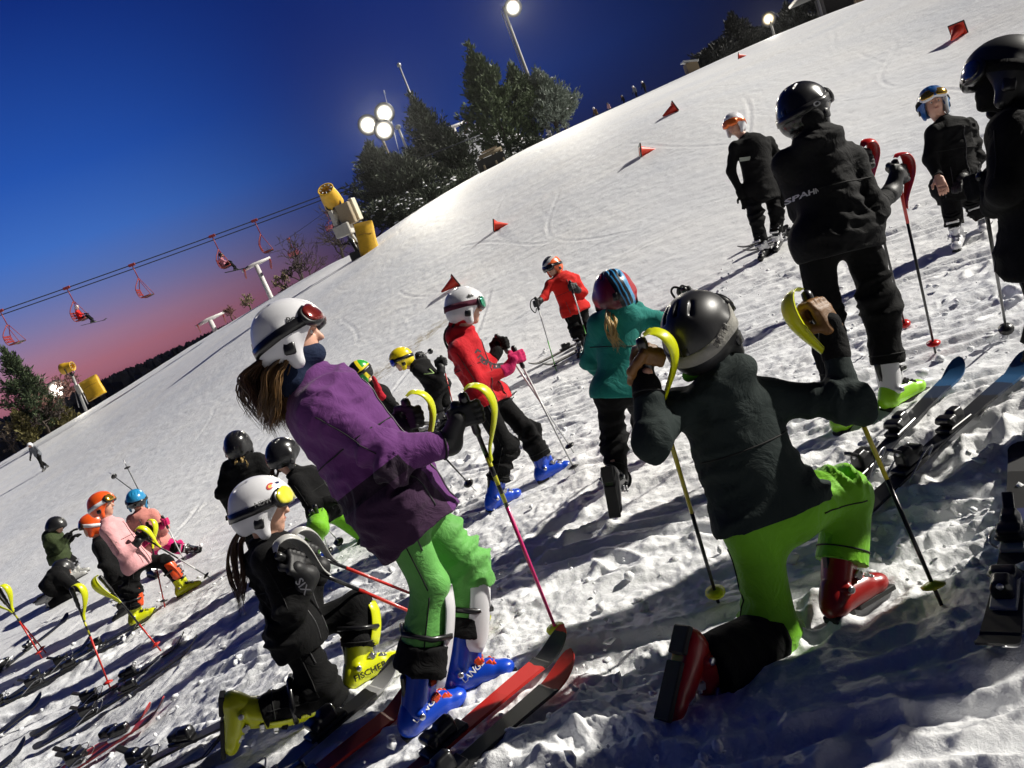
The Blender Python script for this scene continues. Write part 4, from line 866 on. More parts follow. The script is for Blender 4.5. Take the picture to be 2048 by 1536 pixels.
decal(R1['helmet'], R1['helmet'], '', P(938, 588, 4.9), IM(1, -.2), IM(-.2, -1), .026, LETB, 'emblem', .003, ([(math.cos(a)*r, math.sin(a)*r*.6, 0) for a, r in zip(np.linspace(0, 6.28, 15)[:-1], [1, .6, .9, .4, 1, .7, .5, .95, .6, 1, .5, .8, .45, .9])]+[(0, 0, 0)], [(i, (i+1) % 14, 14) for i in range(14)]))

K1 = person('small child in red jacket facing the camera, orange and silver helmet, two poles', .80, dict(
    hd=(1105, 534, 0), sl=(1150, 558, .04), sr=(1100, 568, -.05), el=(1168, 584, -.04), er=(1090, 592, -.1), wl=(1154, 580, -.16), wr=(1079, 602, -.16), gl=(1143, 574, -.22), gr=(1074, 607, -.2), hl=(1163, 616, .03), hr=(1136, 622, 0),
    kl=(1172, 656, .04), kr=(1152, 662, -.03), al=(1180, 690, .10), ar=(1166, 697, .0), tl=(1168, 698, -.02), tr=(1152, 706, -.12)), IM(-.6, .38, -.6), D=9.3, vox=.014, jk=REDJ, hel=split_mat('orange_silver_helmet', [(0, (.03, .03, .035)), (.22, (.5, .5, .5)), (.33, (.85, .13, .02))], IM(.75, .6), 3.0, .5, .15), hi=True, gog=(8, INK, LDARK, INK, .006), hup=IM(-.3, -1, 0), hem=.06, gl=GLB, poles=(IM(-.35, -1, 0), IM(-.22, -1, 0)))
L1 = person('skier in black suit bent forward, yellow helmet and blue goggles, on skis', .95, dict(
    hd=(803, 720, 0), sl=(836, 742, -.10), sr=(848, 728, .12), el=(878, 764, -.16), er=(842, 724, .2), wl=(882, 738, -.12), wr=(846, 718, .24), gl=(885, 724, -.1), gr=(840, 712, .26), hl=(872, 778, -.08), hr=(884, 770, .10),
    kl=(870, 814, -.10), kr=(890, 808, .08), al=(884, 842, -.08), ar=(906, 836, .10), tl=(866, 848, -.16), tr=(890, 844, .02)), IM(-.9, .42, -.15), D=9.0, vox=.014, hel=HYEL, gog=(4, INK, LBLUE, INK, .006), hup=IM(-.55, -.85, -.1), hem=.08, poles=(IM(-.22, -1, 0), IM(-.6, .2, -.6)), gl=GLB)
ob('reflective_trim', join(tube([P(848, 748, 8.78), P(868, 746, 8.76)], .006, 5), tube([P(868, 746, 8.76), P(859, 738, 8.78)], .006, 5)), mat('trim_green', (.55, .8, .3), .5), L1['jacket'])
def flag_helmet():
    m = bpy.data.materials.new('cross_flag_helmet'); m.use_nodes = True; t = m.node_tree; b = t.nodes['Principled BSDF']; b.inputs['Roughness'].default_value = .3
    co = nd(t, 'ShaderNodeTexCoord').outputs['Object']; c0 = A(*(P(724, 740, 7.5)-P(720, 746, 7.6)))
    def ax(v):
        d = nd(t, 'ShaderNodeVectorMath', operation='DOT_PRODUCT'); s = nd(t, 'ShaderNodeVectorMath', operation='SUBTRACT'); t.links.new(co, s.inputs[0]); s.inputs[1].default_value = tuple(map(float, c0)); t.links.new(s.outputs[0], d.inputs[0]); d.inputs[1].default_value = tuple(map(float, v)); return d.outputs['Value']
    a, bb = ax(nrm(IM(.75, .65))), ax(nrm(IM(-.75, .65))); aa, ab = math_node(t, 'ABSOLUTE', a), math_node(t, 'ABSOLUTE', bb)
    cross = math_node(t, 'LESS_THAN', math_node(t, 'MINIMUM', aa, ab), .016); green = math_node(t, 'GREATER_THAN', math_node(t, 'MULTIPLY', a, bb), 0.)
    g = nd(t, 'ShaderNodeRGB'); g.outputs[0].default_value = (.02, .35, .03, 1); k = nd(t, 'ShaderNodeRGB'); k.outputs[0].default_value = (.006, .006, .006, 1); y = nd(t, 'ShaderNodeRGB'); y.outputs[0].default_value = (.85, .68, .02, 1)
    t.links.new(mixc(t, cross, mixc(t, green, k.outputs[0], g.outputs[0]), y.outputs[0]), b.inputs['Base Color']); return m
_mj = dict(hd=(720, 746, 0), sl=(765, 788, -.10), sr=(755, 782, .12), el=(791, 816, -.12), er=(783, 801, .15), wl=(763, 792, -.16), wr=(758, 816, .1), gl=(751, 766, -.18), hl=(790, 852, -.06), hr=(800, 846, .08),
    kl=(785, 885, -.10), kr=(808, 880, .08), al=(800, 918, -.06), ar=(822, 910, .1), tl=(785, 922, -.1), tr=(806, 915, .0))
M1base = .5*(P(*_mj['al'][:2], 7.6-.06)+P(*_mj['ar'][:2], 7.7)); M1base[2] = H(M1base[0], M1base[1])
M1 = person('child with green, yellow and black crossed helmet raising a red mitten behind the purple sleeve', .70, _mj, IM(-.6, .5, -.3), D=7.6, vox=.015, hi=False, hel=flag_helmet(), gl=(REDM, REDM), hands=('mitten', 'mitten'), gog=(0, INK, LBLUE, INK, .006), hup=IM(-.3, -1, -.2))
N1 = person('girl in black jacket seen from behind, glossy black helmet, short blonde hair', .86, dict(
    hd=(477, 894, 0), sl=(458, 938, 0), sr=(520, 926, 0), el=(447, 985, -.05), er=(543, 980, 0), wl=(464, 1024, .12), wr=(550, 1030, .15), hl=(500, 1052, 0), hr=(538, 1044, 0), kl=(522, 1120, .02), kr=(562, 1110, .02), al=(546, 1188, .0), ar=(586, 1178, .0), tl=(556, 1186, .2), tr=(598, 1174, .2)),
    IM(-.05, 0, 1), D=6.5, vox=.013, hel=HCHAR, hup=IM(-.2, -1, 0), hands=('open', 'open'), hem=.12, bulk=1.1, face=False, hair=[dict(path=[(.03, -.09, -.08), (.04, -.115, -.14), (.045, -.11, -.22)], n=110, spread=.042, m=BLOND, thick=.0035, seed=9)])
O1 = person('girl in black jacket and lime pants crouching with blue boots, behind the kneeling girl', .88, dict(
    hd=(568, 912, 0), sl=(624, 955, .14), sr=(594, 965, -.12), el=(662, 990, .15), er=(625, 1012, -.15), wl=(690, 985, .15), wr=(660, 1002, -.12), hl=(660, 1018, .10), hr=(640, 1022, -.06), kl=(775, 1098, .12), kr=(634, 1058, -.30), al=(735, 1100, .0), ar=(612, 1092, -.05), tl=(712, 1146, -.03), tr=(640, 1106, .02)),
    IM(.6, .05, .7), D=5.85, vox=.013, pt=LIMEP, hel=HCHAR, boots=(BLUEP, BLUEP), hup=IM(-.2, -1, 0), hands=('open', 'open'), face=False, flat='r', hair=[dict(path=[(-.06, -.05, -.06), (-.07, -.07, -.14), (-.06, -.07, -.25)], n=90, spread=.035, m=BRN, thick=.003, seed=12)])
Q1 = person('girl in pink fleece striding with neon poles, orange helmet, orange shin guards', .82, dict(
    hd=(206, 1011, 0), sl=(234, 1050, .12), sr=(216, 1062, -.11), el=(264, 1090, .14), er=(248, 1108, -.15), wl=(284, 1074, .14), wr=(270, 1090, -.10), gl=(297, 1060, .16), gr=(286, 1074, -.06), hl=(282, 1122, .10), hr=(264, 1128, -.08),
    kl=(330, 1124, .10), kr=(262, 1178, -.06), al=(360, 1162, .10), ar=(267, 1219, -.06), tl=(402, 1160, .14), tr=(306, 1226, .02)), IM(1, -.22, .10), D=7.45, vox=.013, jk=PINK, hel=HORG, boots=(YEL, YEL), buck=INK, gl=GLB, hup=IM(-.22, -1, 0), gog=(34, INK, LGOLD, HWHITE, .012), poles=(IM(-.8, -.7, .1), IM(-.8, -.7, 0)), hem=.10, bulk=1.12)
shin_guard(Q1, 'l', ORGP, IM(.7, -.3, -.7)); shin_guard(Q1, 'r', ORGP, IM(1, 0, .05))
V1 = person('child with orange helmet and long blonde hair, mostly hidden behind the pink fleece', .80, dict(
    hd=(184, 1052, 0), sl=(200, 1092, -.10), sr=(206, 1086, .12), el=(212, 1130, -.12), er=(222, 1120, .14), wl=(236, 1150, -.12), wr=(245, 1140, .14), hl=(232, 1150, -.08), hr=(240, 1145, .08), kl=(240, 1185, -.06), kr=(252, 1180, .06), al=(248, 1212, -.06), ar=(262, 1206, .06), tl=(236, 1216, -.1), tr=(250, 1210, 0)),
    IM(-.85, .15, -.3), D=8.0, vox=.015, hi=False, hel=HORG, hup=IM(-.2, -1, 0), gog=(12, mat('brown_frame', (.06, .025, .01), .4), LDARK, HWHITE, .006), hands=('open', 'open'), hair=[dict(path=[(.02, -.08, -.06), (.03, -.10, -.16), (.02, -.14, -.32), (.0, -.18, -.42)], n=110, spread=.028, m=BLOND, thick=.0035, seed=2)])
S1 = person('girl in coral jacket and magenta pants, blue helmet, poles sticking up behind her', .82, dict(
    hd=(273, 1002, 0), sl=(306, 1030, .0), sr=(266, 1040, -.02), el=(328, 1056, .0), er=(262, 1070, -.02), wl=(322, 1052, -.18), wr=(284, 1080, -.14), gl=(330, 1044, -.22), hl=(320, 1080, .04), hr=(297, 1088, -.02), kl=(354, 1096, .06), kr=(305, 1126, -.04), al=(382, 1110, .12), ar=(315, 1158, -.02), tl=(398, 1112, .02), tr=(328, 1168, -.12)),
    IM(.4, .25, -.8), D=9.0, vox=.014, jk=CORAL, pt=MAG, hel=HBLUE, gl=MAGG, boots=(INK, INK), hup=IM(-.25, -1, 0), gog=(2, INK, LDARK, INK, .006), poles=(IM(-.4, -1, 0), IM(-.5, -.8, .3)), hem=.10, bulk=1.08)
T2 = person('adult in olive jacket bending forward with arm out, dark helmet, behind a crouching figure', .95, dict(
    hd=(113, 1054, 0), sl=(112, 1072, .13), sr=(102, 1078, -.12), el=(128, 1086, .14), er=(118, 1092, -.14), wl=(140, 1078, .12), wr=(134, 1074, -.10), hl=(122, 1108, .10), hr=(114, 1114, -.08), kl=(144, 1124, .08), kr=(134, 1130, -.08), al=(156, 1150, .10), ar=(148, 1157, -.06), tl=(176, 1147, .12), tr=(168, 1154, -.02)),
    IM(.85, .3, -.1), D=10.9, vox=.016, hi=False, jk=OLIVE, hel=HMATT, hup=IM(-.3, -1, 0), boots=(GREYP, GREYP), hands=('open', 'open'), hood=True, bulk=1.12)
U1 = person('figure in black crouching on both knees, grey boots, at the end of the group', .85, dict(
    hd=(126, 1140, .12), sl=(116, 1146, .14), sr=(122, 1156, -.10), el=(138, 1160, .14), er=(142, 1170, -.12), wl=(152, 1168, .14), wr=(154, 1176, -.10), hl=(106, 1166, .10), hr=(104, 1174, -.10), kl=(142, 1180, .10), kr=(136, 1190, -.10), al=(106, 1194, .10), ar=(98, 1200, -.10), tl=(96, 1200, .10), tr=(90, 1206, -.10)),
    IM(.8, .3, .4), D=10.0, vox=.016, hi=False, hel=HMATT, hup=IM(-.5, -.8, 0), boots=(GREYP, GREYP), hands=('open', 'open'), bulk=1.15, flat='')

# ------------------------------------------------------------ far figures
def stand(label, base, face, S, jk, pt, hel, group, bend=0., stride=.16, gog=None, armf=.1, vox=.03):
    base = A(*base); f_ = nrm(A(face[0], face[1], 0)); r_ = np.cross(f_, A(0, 0, 1)); z = A(0, 0, 1); q = lambda x, y, zz: base+(r_*x+f_*y+z*zz)*S
    b = bend; J = dict(hd=q(0, .06+.5*b, 1.62-.25*b), sl=q(-.19, .35*b, 1.40-.15*b), sr=q(.19, .35*b, 1.40-.15*b), el=q(-.27, .35*b+armf*.4, 1.12-.1*b), er=q(.27, .35*b+armf*.4, 1.12-.1*b), wl=q(-.26, .35*b+armf*2.2, .92), wr=q(.26, .35*b+armf*2.2, .92),
        hl=q(-.10, 0, .93), hr=q(.10, 0, .93), kl=q(-.12, .08+stride*.5, .52), kr=q(.12, .05-stride*.3, .52), al=q(-.13, stride, .10), ar=q(.13, -stride, .10), tl=q(-.13, stride+.2, .06), tr=q(.13, -stride+.2, .06))
    J = {k: tuple(v)+() for k, v in J.items()}
    return person(label, S, {k: np.array(v) for k, v in J.items()}, f_*1.0+A(0, 0, -.1), D=None, jk=jk, pt=pt, hel=hel, vox=vox, hi=False, hup=A(0, 0, 1), hands=('open', 'open'), gog=gog, group=group, amp=.004)
g = G(92, 938); stand('distant skier in grey jacket and white helmet alone on the slope', g, IM(-.2, 0, -1)*A(1, 1, 0), .85, GREYJ, BLACK, HWHITE, 'class', .25, .3)
for u, v, lab, jk, s in ((1196, 236, 'hilltop figure in dark and mustard jacket beside the tall spruce', fab('mustard_jacket', (.12, .07, .02)), 1.0), (1222, 224, 'hilltop figure in pale pink jacket', fab('pale_pink_jacket', (.6, .35, .36)), .75),
                         (1250, 208, 'hilltop figure in dark jacket, third from the trees', BLACK, .7), (1275, 195, 'hilltop figure in grey jacket, fourth from the trees', GREYJ, .85), (1293, 186, 'hilltop figure farthest from the trees, dark jacket', CHAR, .85)):
    g = P(u, v, 80.); g[2] = H(g[0], g[1]); stand(lab, g, (-1, -.6), s*.95, jk, BLACK, HWHITE if s > .8 else HMATT, 'top', .2)

# unseen skiers added outside the picture to cast shadows across the lower corner
_sh = A(math.cos(math.radians(SUN_AZ)), math.sin(math.radians(SUN_AZ)), 0)
for (u, v, hh, lab, jk_) in ((1560, 1400, 1.2, 'added unseen skier in charcoal jacket beyond the picture edge, nearest the kneeling boy', CHAR), (1880, 1330, .72, 'added unseen skier in black jacket beyond the picture edge, nearest the camera', BLACK)):
    g = G(u, v)+_sh*hh/math.tan(math.radians(SUN_EL)); g[2] = H(g[0], g[1])
    stand(lab, g, (-1, .25), 1.0, jk_, BLACK, HMATT, 'class', .05, .1, vox=.02)
# ------------------------------------------------------------ poles held and planted
PINKP = pla('hot_pink_shaft', (.62, .02, .16), .35); WSH = pla('white_shaft', (.6, .6, .6), .4); REDS = pla('red_shaft', (.55, .02, .012), .35); GRNS = pla('green_shaft', (.12, .5, .06), .4); YELD = pla('dull_yellow_shaft', (.5, .42, .02), .4)
CHK = split_mat('yellow_black_checks', [(0, (.008, .008, .008)), (.5, (.5, .48, .02))], IM(-.35, -1), 14, 0, .3); CHK.node_tree.nodes  # wrapped below
for n_ in list(CHK.node_tree.nodes):
    if n_.type == 'VALTORGB':
        l = n_.inputs[0].links[0]; src = l.from_socket; CHK.node_tree.links.remove(l); CHK.node_tree.links.new(math_node(CHK.node_tree, 'FRACT', src), n_.inputs[0])
gp = grip_point
ski_pole('pink pole with neon yellow hand guard in the outstretched hand of the purple girl', gp(A1, 'r'), G(1122, 1284), [(.62, PINKP), (.84, CHK), (1, INK)], YEL, IM(1, .1, .1), basket=YEL)
ski_pole('pink pole with neon yellow hand guard held close beside the purple girl', gp(A1, 'l'), G(974, 1262), [(.62, PINKP), (.84, CHK), (1, INK)], YEL, IM(1, -.2, .2), basket=YEL)
ski_pole('black and yellow pole in the lower fist of the kneeling boy', gp(B1, 'l')-IM(0, -1)*.0, G(1438, 1210), [(.42, INK), (.8, YELD), (1, INK)], YEL, IM(1, .2, -.1), basket=YEL)
ski_pole('black and yellow pole in the higher fist of the kneeling boy', gp(B1, 'r'), G(1884, 1212), [(.42, INK), (.72, YELD), (1, INK)], YEL, IM(-1, .2, -.2), basket=YEL)
ski_pole('red pole with grey guard held nearer the camera by the kneeling girl', gp(C1, 'r'), P(985, 1292, 3.9), [(.72, REDS), (.9, INK), (1, WSH)], GREYP, IM(-.3, -1, -.1))
ski_pole('red pole with grey guard held farther off by the kneeling girl', gp(C1, 'l'), P(885, 1212, 4.1), [(.75, REDS), (.9, INK), (1, WSH)], GREYP, IM(-.3, -1, -.1))
ski_pole('black pole with red guard in the near hand of the tall boy', gp(D1, 'r'), G(1871, 706), [(.75, INK), (1, REDS)], RED, IM(1, -.5, .2), basket=RED)
ski_pole('black pole with red guard in the far hand of the tall boy', gp(D1, 'l'), G(1812, 660), [(.75, INK), (1, REDS)], RED, IM(.9, -.6, .3), basket=RED)
ski_pole('black pole held by the black-clad skier at the picture edge', gp(E1, 'l'), G(2014, 668), [(1, INK)], None, None)
ski_pole('white pole in the pink-gloved hand of the red-sweatshirt girl', gp(R1, 'r'), G(1156, 952), [(.92, WSH), (1, INK)], None, None, r=.0075)
ski_pole('white pole in the black-gloved hand of the red-sweatshirt girl', gp(R1, 'l'), G(1148, 905), [(.92, WSH), (1, INK)], None, None, r=.0075)
ski_pole('black-strapped pole lifted by the girl in teal', gp(T1, 'r'), G(1400, 800), [(1, INK)], None, None, strap=IM(-.9, -.6))
ski_pole('green and white pole planted in front of the small red child', gp(K1, 'r'), G(1113, 742), [(.45, GRNS), (1, WSH)], None, None, strap=IM(-.8, .6), r=.0075)
ski_pole('green and white pole across the legs of the small red child', gp(K1, 'l'), G(1185, 712), [(.45, GRNS), (1, WSH)], None, None, r=.0075)
ski_pole('red pole planted beside the yellow-helmeted skier', gp(L1, 'l'), G(913, 838), [(.8, REDS), (1, INK)], None, None, r=.0075)
ski_pole('black pole held level by the yellow-helmeted skier', gp(L1, 'r'), P(862, 702, 10.2), [(1, INK)], None, None, r=.0075)
ski_pole('black and white pole with neon guard in front of the pink fleece', gp(Q1, 'r'), G(424, 1158), [(.5, WSH), (1, INK)], YEL, IM(.3, -1, -.2))
ski_pole('neon-guarded pole held behind by the girl in pink fleece', gp(Q1, 'l'), G(330, 1215), [(.5, REDS), (1, INK)], YEL, IM(.3, -1, .1))
ski_pole('pale pole held upright by the girl in coral jacket', gp(S1, 'l'), G(372, 1128), [(.9, WSH), (1, INK)], None, None, r=.0075)
ski_pole('thin pole sticking up steeply behind the blue helmet', P(300, 1025, 9.2), P(250, 926, 9.3), [(.85, mat('grey_shaft', (.05, .05, .055), .4)), (1, INK)], None, None, r=.007)
ski_pole('thin pole slanting up behind the blue helmet', P(285, 995, 9.3), P(222, 948, 9.6), [(.85, mat('grey_shaft', (.05, .05, .055), .4)), (1, INK)], None, None, r=.007)
ski_pole('thin black pole lying low behind the purple sleeve', P(880, 905, 5.2), P(946, 976, 5.5), [(1, INK)], None, None, r=.0065)
ski_pole('white pole leaning beside the blue boot, shorter of the crossed two', P(634, 1026, 5.6), G(660, 1112), [(1, WSH)], None, None, r=.0065)
ski_pole('white pole leaning beside the blue boot, longer of the crossed two', P(630, 1030, 5.6), G(684, 1090), [(1, WSH)], None, None, r=.0065)
def planted(label, ut, vt, ub, vb, segs, gdir):
    b = G(ub, vb); d = np.dot(b-CAMPOS, _f); return ski_pole(label, P(ut, vt, d-.05), b, segs, YEL, gdir, basket=REDS)
SG = [(.58, REDS), (.76, CHK), (1, INK)]
planted('planted red pole with neon guard, in front of the crouching black figure', 150, 1195, 222, 1380, SG, IM(1, -.2, 0))
planted('planted red pole with broad neon guard facing the camera, next to the lime boot', 212, 1168, 322, 1302, [(.4, REDS), (1, INK)], IM(-.3, .2, -1))
planted('planted red pole at the picture edge, steeper of the pair', 6, 1190, 84, 1316, SG, IM(.9, -.4, -.1))
planted('planted red pole at the picture edge, flatter of the pair', 2, 1196, 92, 1306, SG, IM(-.5, .3, -.8))

# ------------------------------------------------------------ skis lying in the snow
def ski(label, tail, tip, m_top, L=None, wmax=.052, bind=.46, m_bind=INK, lift=.022, brake=True, boots=None, bind_m2=None, hs=1.):
    tail = A(*tail); tip = A(*tip); dr = nrm((tip-tail)*A(1, 1, 0)); L = L or np.linalg.norm(tip-tail); root = thing('ski', label, 'ski', .5*(tail+tip), 'skis lying on the snow')
    sd = np.cross(dr, A(0, 0, 1)); n = 52; V = []; F = []; ts_ = np.concatenate([np.linspace(0, .04, 7)[:-1], np.linspace(.04, .86, 26)[:-1], np.linspace(.86, 1, 22)])
    t0 = tail
    for i in range(n+1):
        t = ts_[i]; p = t0+dr*(t*np.linalg.norm((tip-tail)[:2])); z = H(p[0], p[1])+lift
        up_ = .065*max(0, (t-.88)/.12)**2+.02*max(0, (.06-t)/.06)**2
        wd = wmax*(.68+.32*((t-.45)/.5)**2); wd *= (math.sqrt(max(1-((t-.93)/.07)**2, .0)) if t > .93 else 1)*(math.sqrt(max(1-((.03-t)/.03)**2, .05)) if t < .03 else 1); wd = max(wd, .004)
        for q, zz in ((-1, 0), (-1, .012), (1, .012), (1, 0)): V.append(A(p[0], p[1], z+up_)+sd*q*wd+A(0, 0, zz*(1 if t < .9 else .6)))
    for i in range(n):
        for k in range(4): F.append((i*4+k, (i+1)*4+k, (i+1)*4+(k+1) % 4, i*4+(k+1) % 4))
    F += [(0, 1, 2, 3), tuple(n*4+k for k in (3, 2, 1, 0))]
    V = np.array(V); body = ob('ski_blade', (V, F), m_top, root, False, origin=.5*(tail+tip))
    ob('edge', join(tube(V[0::4][:n]-A(0, 0, .001), .003, 4), ), STEEL, body)
    if bind:
        LL = np.linalg.norm((tip-tail)[:2])
        for nm, off, hgt in (('toe_piece', .16, .030), ('heel_piece', -.17, .042)):
            c = t0+dr*(bind*LL+off*hs); zb = H(c[0], c[1])+lift+.012; Rm = np.stack([sd, dr, A(0, 0, 1)], 1); c = A(c[0], c[1], zb)
            bo = ob(nm, join(box(c+A(0, 0, .008), (.034, .085, .009), Rm), ), bind_m2 or m_bind, root, False)
            sg = 1 if nm == 'toe_piece' else -1
            ob('housing', sdf_mesh([b_(c+A(0, 0, .018+hgt*.6), (.030, .052, hgt*.75), Rm, .012, .01), b_(c+A(0, 0, .02+hgt)-dr*sg*.045, (.036, .022, .012), Rm, .008, .012), b_(c+A(0, 0, .016+hgt*1.5)+dr*sg*.02, (.022, .030, .012), Rm, .008, .012), c_(c+A(0, 0, .035)-sd*.034-dr*sg*.05, c+A(0, 0, .035)+sd*.034-dr*sg*.05, .012, .012, .01)], .006), m_bind, bo)
            ob('screw', lathe([(.010, -.002), (.010, .003), (.006, .004)], c+A(0, 0, .02+hgt*1.35)+dr*sg*.05, dr*sg+A(0, 0, .3), 10), STEEL, bo)
            if nm == 'heel_piece':
                ob('lever', join(box(c+A(0, 0, .05+hgt)-dr*.055, (.016, .045, .007), frame(nrm(dr*-1+A(0, 0, .75)), A(0, 0, 1)))), m_bind, bo, False)
                if brake:
                    for q in (-1, 1): ob('brake_arm', tube(smoothpath([c+sd*q*.04+dr*.07+A(0, 0, .012), c+sd*q*.05+dr*.10+A(0, 0, .05), c+sd*q*.052+dr*.04+A(0, 0, .05), c+sd*q*.055-dr*.10-A(0, 0, .015)], 12), .0035, 6), STEEL, bo)
    return root
def bands(name, cols, dr, seed=0):
    """ski top sheet: painted blocks along its length"""
    rg = random.Random(seed); st = []; x = 0.
    while x < .97: st.append((x, rg.choice(cols))); x += rg.uniform(.03, .14)
    m = split_mat(name, st[:30], dr*A(1, 1, 0), .62, .5, .02, .55); m.node_tree.nodes['Principled BSDF'].inputs['Coat Weight'].default_value = .04; return m
RB = [(.50, .014, .008), (.010, .010, .010), (.55, .016, .010), (.5, .02, .01), (.03, .03, .032)]; RO = [(.65, .04, .012), (.008, .008, .008), (.55, .02, .01), (.3, .3, .3)]
DK = [(.008, .008, .009), (.02, .02, .022), (.012, .012, .014)]; BL = [(.004, .05, .14), (.006, .07, .17), (.004, .03, .09), (.008, .01, .02)]
BLT = [(0, (.006, .007, .010)), (.30, (.012, .014, .02)), (.52, (.006, .007, .010)), (.70, (.008, .02, .05)), (.78, (.006, .07, .18)), (.97, (.004, .02, .06))]
def ski2(label, ut, vt, ue, ve, L, cols, seed, **k):
    """tip pixel, another pixel further along towards the tail, length in metres"""
    tip = G(ut, vt); q = G(ue, ve); d = nrm((q-tip)*A(1, 1, 0)); tail = tip+d*L; return ski(label, tail, tip, bands('ski_sheet_%d' % seed, cols, -d, seed) if cols is not BL else split_mat('blue_tip_sheet_%d' % seed, BLT, -d*A(1, 1, 0), .62, .5, .02, .5), **k)
ski2('red and black ski with raised black tip below the pink pole', 1146, 1296, 985, 1432, 1.42, RB, 1, wmax=.046, lift=.035)
ski2('red and black ski, nearest to the camera of the pair below the pink pole', 1162, 1345, 1040, 1450, 1.42, RB, 2, wmax=.046, lift=.03)
ski2('orange and black ski behind the blue boots, with raised black binding', 812, 1352, 660, 1480, 1.35, RO, 3, lift=.04, bind=.60)
ski2('dark red ski half buried under the blue boots', 842, 1402, 730, 1488, 1.35, RB, 4, lift=.025, bind=.5)
ski2('red ski with upturned dark tip in front of the planted poles', 342, 1420, 225, 1500, 1.3, [(.5, .03, .03), (.4, .02, .03), (.05, .01, .015)], 5, bind=.62, m_bind=INK, bind_m2=WHITEP, lift=.03)
ski2('red ski with narrow dark tip, farther of the pair in front of the planted poles', 312, 1430, 200, 1500, 1.3, [(.5, .03, .03), (.3, .02, .03), (.02, .01, .015)], 6, bind=.62, bind_m2=WHITEP, lift=.022)
ski2('black ski with tall binding below the planted red pole', 405, 1292, 290, 1372, 1.35, DK, 7, lift=.03, bind=.45)
ski2('black ski, farther of the pair below the planted red pole', 378, 1282, 285, 1345, 1.3, DK, 8, lift=.02, bind=.5)
ski2('black ski with silver binding beside the planted poles at the picture edge', 190, 1288, 120, 1335, 1.2, DK, 9, lift=.03, bind=.42)
ski2('dark ski with open toe loop behind the planted red pole', 282, 1262, 215, 1300, 1.25, DK, 10, lift=.02, bind=.35)
ski2('dark ski ahead of the lime boot', 322, 1228, 262, 1262, 1.2, DK, 11, lift=.02, bind=.35)
ski2('thin dark ski half buried near the crouching figure', 140, 1235, 92, 1272, 1.2, DK, 12, lift=.0, bind=.42)
ski2('black ski with red binding at the picture edge', 95, 1405, 20, 1462, 1.3, DK, 13, lift=.04, bind=.3, m_bind=RED)
ski2('black ski with large binding in front of the kneeling yellow boot', 560, 1425, 400, 1495, 1.35, DK, 14, lift=.05, bind=.46, wmax=.05)
ski2('black ski at the bottom of the picture beside red ski tails', 470, 1500, 330, 1560, 1.3, DK, 15, lift=.04, bind=.4)
ski2('thin grey ski tip in the lower corner', 62, 1492, 0, 1540, 1.2, DK, 16, lift=.02, bind=0)
ski2('blue ski with rounded tip uphill of the lime pants', 1928, 752, 1770, 918, 1.35, BL, 17, lift=.035, bind=.40, wmax=.048)
ski2('dark blue ski, its tip cut by the picture edge', 2062, 742, 1862, 918, 1.35, BL, 18, lift=.035, bind=.42, wmax=.048)
ski2('snow-covered ski with grey binding in the lower corner beside the yellow basket', 1998, 1352, 2024, 1180, 1.3, [(.012, .012, .012), (.02, .025, .09), (.06, .06, .06)], 19, lift=.03, bind=.62, m_bind=INK, bind_m2=GREYP)
for (a, b, c, d, lb, sd_) in ((1090, 742, 1190, 690, 'black ski under the small red child, nearer edge', 20), (1062, 740, 1170, 684, 'black ski under the small red child, farther edge', 21), (835, 872, 930, 838, 'black ski under the yellow-helmeted skier, nearer one', 22), (845, 858, 935, 826, 'black ski under the yellow-helmeted skier, farther one', 23)):
    ski2(lb, a, b, c, d, 1.35, DK, sd_, lift=.03, bind=.5)
for (a, b, c, d, lb, sd_) in ((1490, 512, 1590, 470, 'black ski under the white-helmeted skier, nearer one', 24), (1478, 505, 1580, 462, 'black ski under the white-helmeted skier, farther one', 25)):
    ski2(lb, a, b, c, d, 1.5, DK, sd_, lift=.02, bind=.5, brake=False)
# ------------------------------------------------------------ setting beyond the piste
DARKG = mat('dark_valley_floor', (.006, .007, .008), .9)
def sheet():
    r = np.concatenate([[70], np.geomspace(90, 1080, 14)]); a = np.linspace(0, 2*math.pi, 49)[:-1]; V = np.array([[x*math.sin(t), x*math.cos(t), -16-x*.002] for x in r for t in a]); n = 48
    F = [(i*n+j, (i+1)*n+j, (i+1)*n+(j+1) % n, i*n+(j+1) % n) for i in range(len(r)-1) for j in range(n)]
    props(ob('valley_floor', (V, F), DARKG), kind='structure')
sheet()
def forest():   # far wooded ridge, its night darkness put into a near-black colour
    rg = np.random.default_rng(5); V = []; F = []
    for i in range(2600):
        az = rg.uniform(-80, 60); d = rg.uniform(330, 520); x, y = d*math.sin(math.radians(az)), d*math.cos(math.radians(az))
        ridge = 5.+4*math.sin(az*.09+1)+1.5*math.sin(az*.31)+rg.uniform(-1, 1); h = rg.uniform(7, 13); w_ = rg.uniform(2.5, 5); zt = .6+ridge*.45-(0 if az < -8 else 1.0*min(az+8, 10)); b = len(V); k = 6
        for q in range(k): V.append((x+w_*math.cos(q*6.283/k+i), y+w_*math.sin(q*6.283/k+i), -18))
        for q in range(k): V.append((x+w_*.8*math.cos(q*6.283/k+i)*rg.uniform(.7, 1.2), y+w_*.8*math.sin(q*6.283/k+i), zt-h*rg.uniform(.25, .55)))
        V.append((x+rg.uniform(-1, 1), y, zt))
        F += [(b+q, b+(q+1) % k, b+k+(q+1) % k, b+k+q) for q in range(k)]+[(b+k+q, b+k+(q+1) % k, b+2*k) for q in range(k)]
    props(ob('distant_forest', (np.array(V), F), mat('far_forest', (.0009, .001, .0014), .95, spec=.05), None, False), 'wooded ridge darkened to black on the horizon under the pink sky', 'forest', kind='stuff')
forest()
